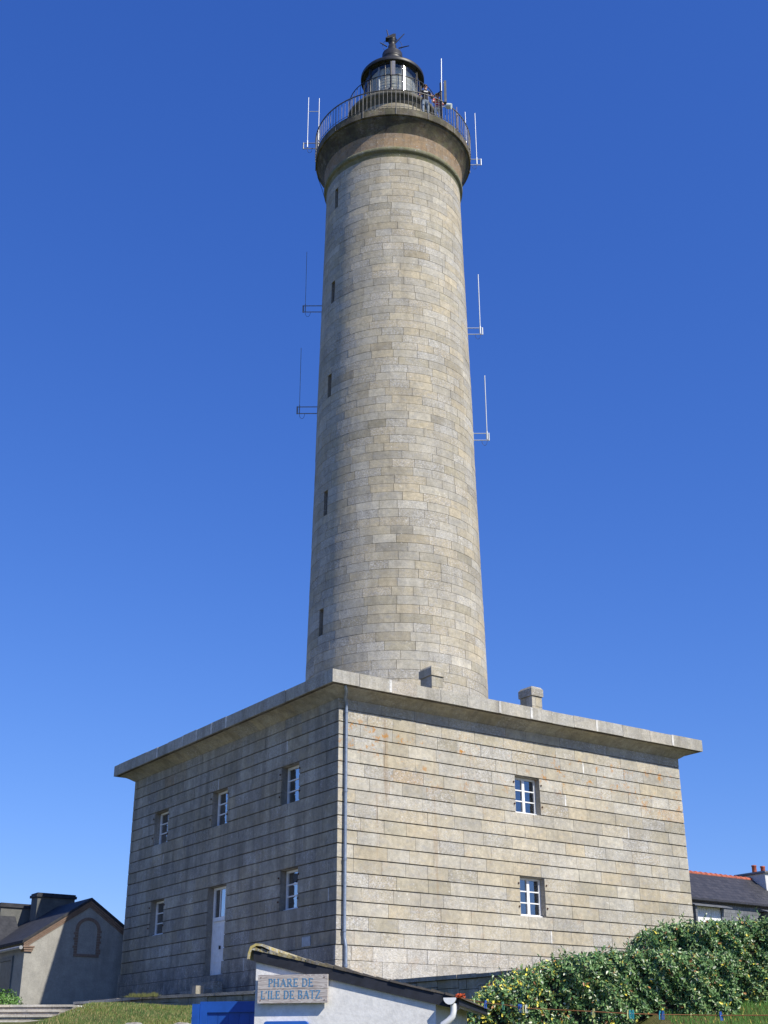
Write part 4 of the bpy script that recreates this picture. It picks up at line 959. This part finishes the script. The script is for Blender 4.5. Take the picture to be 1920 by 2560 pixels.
# grass blades on the slope
q = MB(); rg = random.Random(41)
def blade(x, y, h_, col, w_):
    z = ground_h(x, y)-.01; a_ = rg.uniform(0, 6.28); l_ = rg.uniform(.1, .6)*h_
    q.face([(x-w_, y, z), (x+w_, y, z), (x+math.cos(a_)*l_, y+math.sin(a_)*l_, z+h_)], col)
def wall_y(x):
    for (x0, y0), (x1, y1) in zip(WALL_XY, WALL_XY[1:]):
        if x1 <= x <= x0: return lerp(y0, y1, (x-x0)/(x1-x0))
    return 39 if x < -8.9 else 24
n_ = 0
while n_ < 26000:
    x = rg.uniform(-8.6, -2.2); y = rg.uniform(27.5, min(38.5, wall_y(x)-.05))
    if y > wall_y(x)-.04: continue
    if x < -7.75 and 29 < y < 39: continue
    p_ = .5+.5*math.sin(x*2.1+1.3*math.sin(y*1.2))*math.sin(y*1.7+x); c = (lerp(.09,.21,p_*rg.random()), lerp(.15,.19,p_), .045); k = rg.uniform(.7, 1.25)
    if rg.random() < .25: c = (.30, .26, .11)
    blade(x, y, rg.uniform(.03, .085), (c[0]*k, c[1]*k, c[2]*k, 1), .011); n_ += 1
n_ = 0
while n_ < 9000:
    x = rg.uniform(3.7, 7.4); y = rg.uniform(14.5, 19.2); k = rg.uniform(.7, 1.3)
    blade(x, y, rg.uniform(.04, .10), (.07*k, .16*k, .03*k, 1) if rg.random() < .94 else (.5, .42, .1, 1), .007); n_ += 1
for x, y, w_ in ((-6.75, 36.2, .2), (-6.5, 36.15, .16), (-6.2,35.95,.12)):      # tufts on the wall
    for _ in range(160):
        a_ = rg.gauss(0, w_*.6); b_ = rg.gauss(0, .08); k = rg.uniform(.7, 1.2); z = 3.45
        q.face([(x+a_-.01, y+b_, z), (x+a_+.01, y+b_, z), (x+a_*1.3+rg.gauss(0,.03), y+b_, z+max(.02,   .11-a_*a_*2)*rg.uniform(.6, 1.2))], (.13*k, .14*k, .05*k, 1))
tag(q.build('grass', MAT['grassblade']), 'short dry green grass on the slopes', 'grass', kind='stuff')
# rocks showing through the turf
def rock(x, y, w_, h_, lab, seed):
    rg = random.Random(seed); z = ground_h(x, y); q = MB(); rows = []
    for i in range(6):
        f_ = i/5; rr = math.cos(f_*PI/2*.96)**.6
        rows.append([(x+w_*rr*math.cos(t)*(1+.18*math.sin(t*3+seed)+rg.uniform(-.1, .1)), y+w_*.7*rr*math.sin(t)*(1+rg.uniform(-.1, .1)), z-.06+h_*math.sin(f_*PI/2)*(1+rg.uniform(-.08, .08))) for t in [2*PI*j/14 for j in range(14)]])
    q.grid(rows, (.36,.33,.29,.6), 0, close=True, smooth=False); q.face(rows[-1], (.36,.33,.29,.6))
    o = q.build('rock', MAT['coping'], None, (x, y, z)); o.location = (x, y, z); tag(o, lab, 'rock', 'rocks in the turf')
rock(-3.55, 30.2, .34, .22, 'largest pale rock in the turf, right beside the blue gate', 1)
rock(-4.4, 29.3, .26, .15, 'pale rock at the bottom of the picture left of the blue gate', 2)
rock(-5.4, 29.2, .24, .14, 'flat pale rock low in the turf, nearest the stone steps', 3)
# steps and paved landing on the far left
ST = w_empty('garden_steps', 'flight of low pale stone steps at the left edge climbing the grass', 'steps', -9.5, 31.5, 2.3)
MAT['pave'] = stone('pale_paving', .1, 0, 0, .5); q = MB(); rg = random.Random(14)
for i in range(7):
    y = 33.0-.5*i; z = 3.12-.135*i; x = -12.5; xr = (-7.62, -7.82, -7.88, -7.92, -7.95, -8.0, -8.0)[i]
    while x < xr-.01:
        L = rg.uniform(.9, 1.5); x1 = xr if x+L > xr-.4 else x+L; c = block_tone(rg, .3); k = 1.15
        q.box(x, x1-.008, y, y+.56, z-.05, z, (c[0]*k, c[1]*k, c[2]*k*1.05, c[3])); q.box(x, x1-.006, y+.035, y+.3, z-.3, z-.051, (c[0]*.75, c[1]*.7, c[2]*.72, 1)); x = x1
q.build('treads', MAT['pave'], ST)
q = MB(); q.prism([(-13, 33.5), (-7.62, 33.5), (-7.15, 35.3), (-8.5, 38.8), (-13, 40)], 2.2, 3.125, lambda a, b, h: (a, b, h)); tag(q.build('path', MAT['pave']), kind='structure')

# ---------------------------------------------------------------- people on the gallery
def skin_body(name, joints, bones, loc, rotz, mats, slot_of, parent):
    me = bpy.data.meshes.new('tmp'); names = list(joints); me.from_pydata([joints[k][0] for k in names], [(names.index(a), names.index(b)) for a, b in bones], [])
    ob = bpy.data.objects.new('tmp', me); COL.objects.link(ob)
    ob.modifiers.new('s', 'SKIN'); ss = ob.modifiers.new('u', 'SUBSURF'); ss.levels = 2; ss.render_levels = 2
    sv = me.skin_vertices[0].data
    for i, k in enumerate(names): r_ = joints[k][1]; sv[i].radius = (r_, r_) if not isinstance(r_, tuple) else r_; sv[i].use_root = (k == names[0])
    dg = bpy.context.evaluated_depsgraph_get(); dg.update(); m2 = bpy.data.meshes.new_from_object(ob.evaluated_get(dg)); bpy.data.objects.remove(ob)
    m2.name = name
    for m_ in mats: m2.materials.append(m_)
    for p_ in m2.polygons: p_.use_smooth = True; p_.material_index = slot_of(p_.center)
    o = bpy.data.objects.new(name, m2); COL.objects.link(o); o.parent = parent; return o
MAT['skin'] = plain('skin', (.42,.22,.15), .55, 0, .05); MAT['tee'] = plain('black_tshirt', (.012,.012,.02), .85); MAT['jeans'] = plain('pale_jeans', (.22,.28,.36), .85, 0, .15)
MAT['hair'] = plain('dark_hair', (.03,.02,.015), .7); MAT['whitecloth'] = plain('white_cloth', (.75,.75,.73), .85); MAT['shoe'] = plain('shoes', (.05,.045,.04), .6)
m, nt, bs = M_new('red_white_stripes'); tc = nt.nodes.new('ShaderNodeTexCoord'); sx = nt.nodes.new('ShaderNodeSeparateXYZ'); nt.links.new(tc.outputs['Object'], sx.inputs[0])
nt.links.new(ramp(nt, math_(nt, 'FRACT', math_(nt, 'MULTIPLY', sx.outputs['Z'], 7.5)), [(.68, (.55,.03,.05)), (.72, (.8,.78,.76))]), bs.inputs['Base Color']); bs.inputs['Roughness'].default_value = .85; MAT['stripes'] = m
def person(label, x, y, z, face, H, shirt, trouser, hat, arms, lean=0.0, hairmat=None, print_=False):
    """figure facing local -y; H height"""
    E = w_empty('person', label, 'person', x, y, z); E.rotation_euler = (0, 0, face); E['off'] = (0, 0, 0); k = H/1.75
    L = lambda p, r_: ((p[0]*k, p[1]*k, p[2]*k), r_*k if not isinstance(r_, tuple) else (r_[0]*k, r_[1]*k))
    J = {'pelvis': L((0, 0, .95), .15), 'waist': L((0, -.01-lean*.2, 1.1), .125), 'chest': L((0, -.02-lean*.6, 1.32), (.17, .125)), 'neck0': L((0, -.01-lean, 1.46), .07), 'neck1': L((0, -.02-lean, 1.54), .052), 'head0': L((0, -.035-lean, 1.60), .075), 'head1': L((0, -.03-lean, 1.68), .082)}
    B = [('pelvis','waist'), ('waist','chest'), ('chest','neck0'), ('neck0','neck1'), ('neck1','head0'), ('head0','head1')]
    for s, n in ((-1, 'l'), (1, 'r')):
        el, wr = arms[0 if s < 0 else 1]
        J.update({n+'sh': L((s*.19, -.01-lean*.9, 1.41), .062), n+'el': L((s*el[0], el[1], el[2]), .043), n+'wr': L((s*wr[0], wr[1], wr[2]), .028), n+'pa': L((s*wr[0], wr[1]-.06, wr[2]-.015), .034),
                  n+'hip': L((s*.09, 0, .88), .098), n+'kn': L((s*.11, -.03, .48), .064), n+'an': L((s*.11, .01, .09), .043), n+'to': L((s*.125, -.13, .045), .036)})
        B += [('chest', n+'sh'), (n+'sh', n+'el'), (n+'el', n+'wr'), (n+'wr', n+'pa'), ('pelvis', n+'hip'), (n+'hip', n+'kn'), (n+'kn', n+'an'), (n+'an', n+'to')]
    def slot(c):
        z_ = c.z/k; ax = abs(c.x)/k
        if z_ > 1.49: return 0
        if z_ < .11: return 3
        if z_ < .93 and ax < .2 and not (c.y/k < -.2): return 2
        if ax > .245 or c.y/k < -.24-lean: return 0 if z_ < 1.33 else 1
        return 1 if z_ >= .93 else 2
    body = skin_body('body', J, B, None, 0, [MAT['skin'], shirt, trouser, MAT['shoe']], slot, E)
    hx, hy, hz = 0, (-.03-lean)*k, 1.655*k
    f = MB()   # face: nose, eyes, mouth, ears
    for i in (-1, 1):
        f.lathe([(.0, hz+.018*k), (.011*k, hz+.012*k), (.011*k, hz+.004*k), (0, hz-.002*k)], 8, i*.03*k, hy-.083*k, (0,0,0,0), 1)
        f.lathe([(.0, hz+.03*k), (.016*k, hz+.015*k), (.014*k, hz-.02*k), (0, hz-.032*k)], 8, i*.088*k, hy+.005*k, (0,0,0,0), 0)
    f.prism([(-.012*k, hz-.025*k), (.012*k, hz-.025*k), (.004*k, hz+.015*k), (-.004*k, hz+.015*k)], hy-.108*k, hy-.07*k, lambda a, b, d: (a, d, b))
    f.box(-.025*k, .025*k, hy-.088*k, hy-.07*k, hz-.05*k, hz-.042*k, (0,0,0,0), 2)
    f.build('face', [MAT['skin'], MAT['hair'], plain('lips', (.3,.1,.09), .6)], E)
    h_ = MB(); hm = hairmat or MAT['hair']
    h_.lathe([(.0, hz+.135*k), (.05*k, hz+.125*k), (.085*k, hz+.09*k), (.097*k, hz+.045*k), (.095*k, hz+.02*k), (.085*k, hz+.03*k)], 20, hx, hy+.012*k)
    h_.build('hair' if not hat else 'hat', MAT['whitecloth'] if hat else hm, E)
    if hat:
        h_ = MB(); h_.lathe([(.09*k, hz+.045*k), (.15*k, hz+.03*k), (.15*k, hz+.036*k), (.09*k, hz+.055*k)], 20, hx, hy); h_.build('hat_brim', MAT['whitecloth'], E)
    # fingers closing over what the hands rest on
    for s, (el, wr) in ((-1, arms[0]), (1, arms[1])):
        q = MB(); px, py, pz = s*wr[0]*k, (wr[1]-.085)*k, (wr[2]-.018)*k
        for i, fl in enumerate((.07, .08, .075, .058)):
            fx = px+(i-1.5)*.019*k; q.tube([(fx, py+.02*k, pz), (fx, py-fl*.35*k, pz-.004*k), (fx, py-fl*.6*k, pz-.03*k), (fx, py-fl*.5*k, pz-.055*k)], [.0095*k, .009*k, .008*k, .006*k], 6)
        q.tube([(px-s*.03*k, py+.05*k, pz), (px-s*.05*k, py+.02*k, pz-.01*k), (px-s*.052*k, py-.005*k, pz-.03*k)], [.011*k, .01*k, .008*k], 6)
        q.build('hand', MAT['skin'], E)
    if print_:
        q = MB(); rg = random.Random(1)
        for i in range(9):
            a_ = -.09+.02*i; q.box(a_*k, (a_+.015)*k, (-.172-lean*.6)*k, (-.145-lean*.6)*k, (1.27-.02*rg.random())*k, (1.31+.03*rg.random())*k)
        q.build('shirt_print', MAT['whitecloth'], E)
    return E
p_ = w_P3(1.40, -2.85, 39.47)
person('person in black printed t-shirt and pale jeans leaning at the gallery railing', p_.x, p_.y, p_.z, .15, 1.74, MAT['tee'], MAT['jeans'], False, [((.27, -.06, 1.14), (.24, -.30, .98)), ((.28, -.02, 1.13), (.27, -.27, .98))], .06, None, True)
p_ = w_P3(1.95, -2.45, 39.47)
person('person in red and white striped top and white hat on the gallery', p_.x, p_.y, p_.z, .35, 1.64, MAT['stripes'], MAT['whitecloth'], True, [((.26, -.08, 1.16), (.2, -.30, 1.0)), ((.27, -.06, 1.15), (.22, -.30, 1.0))], .03)

for o in bpy.data.objects:
    if 'off' in o: del o['off']
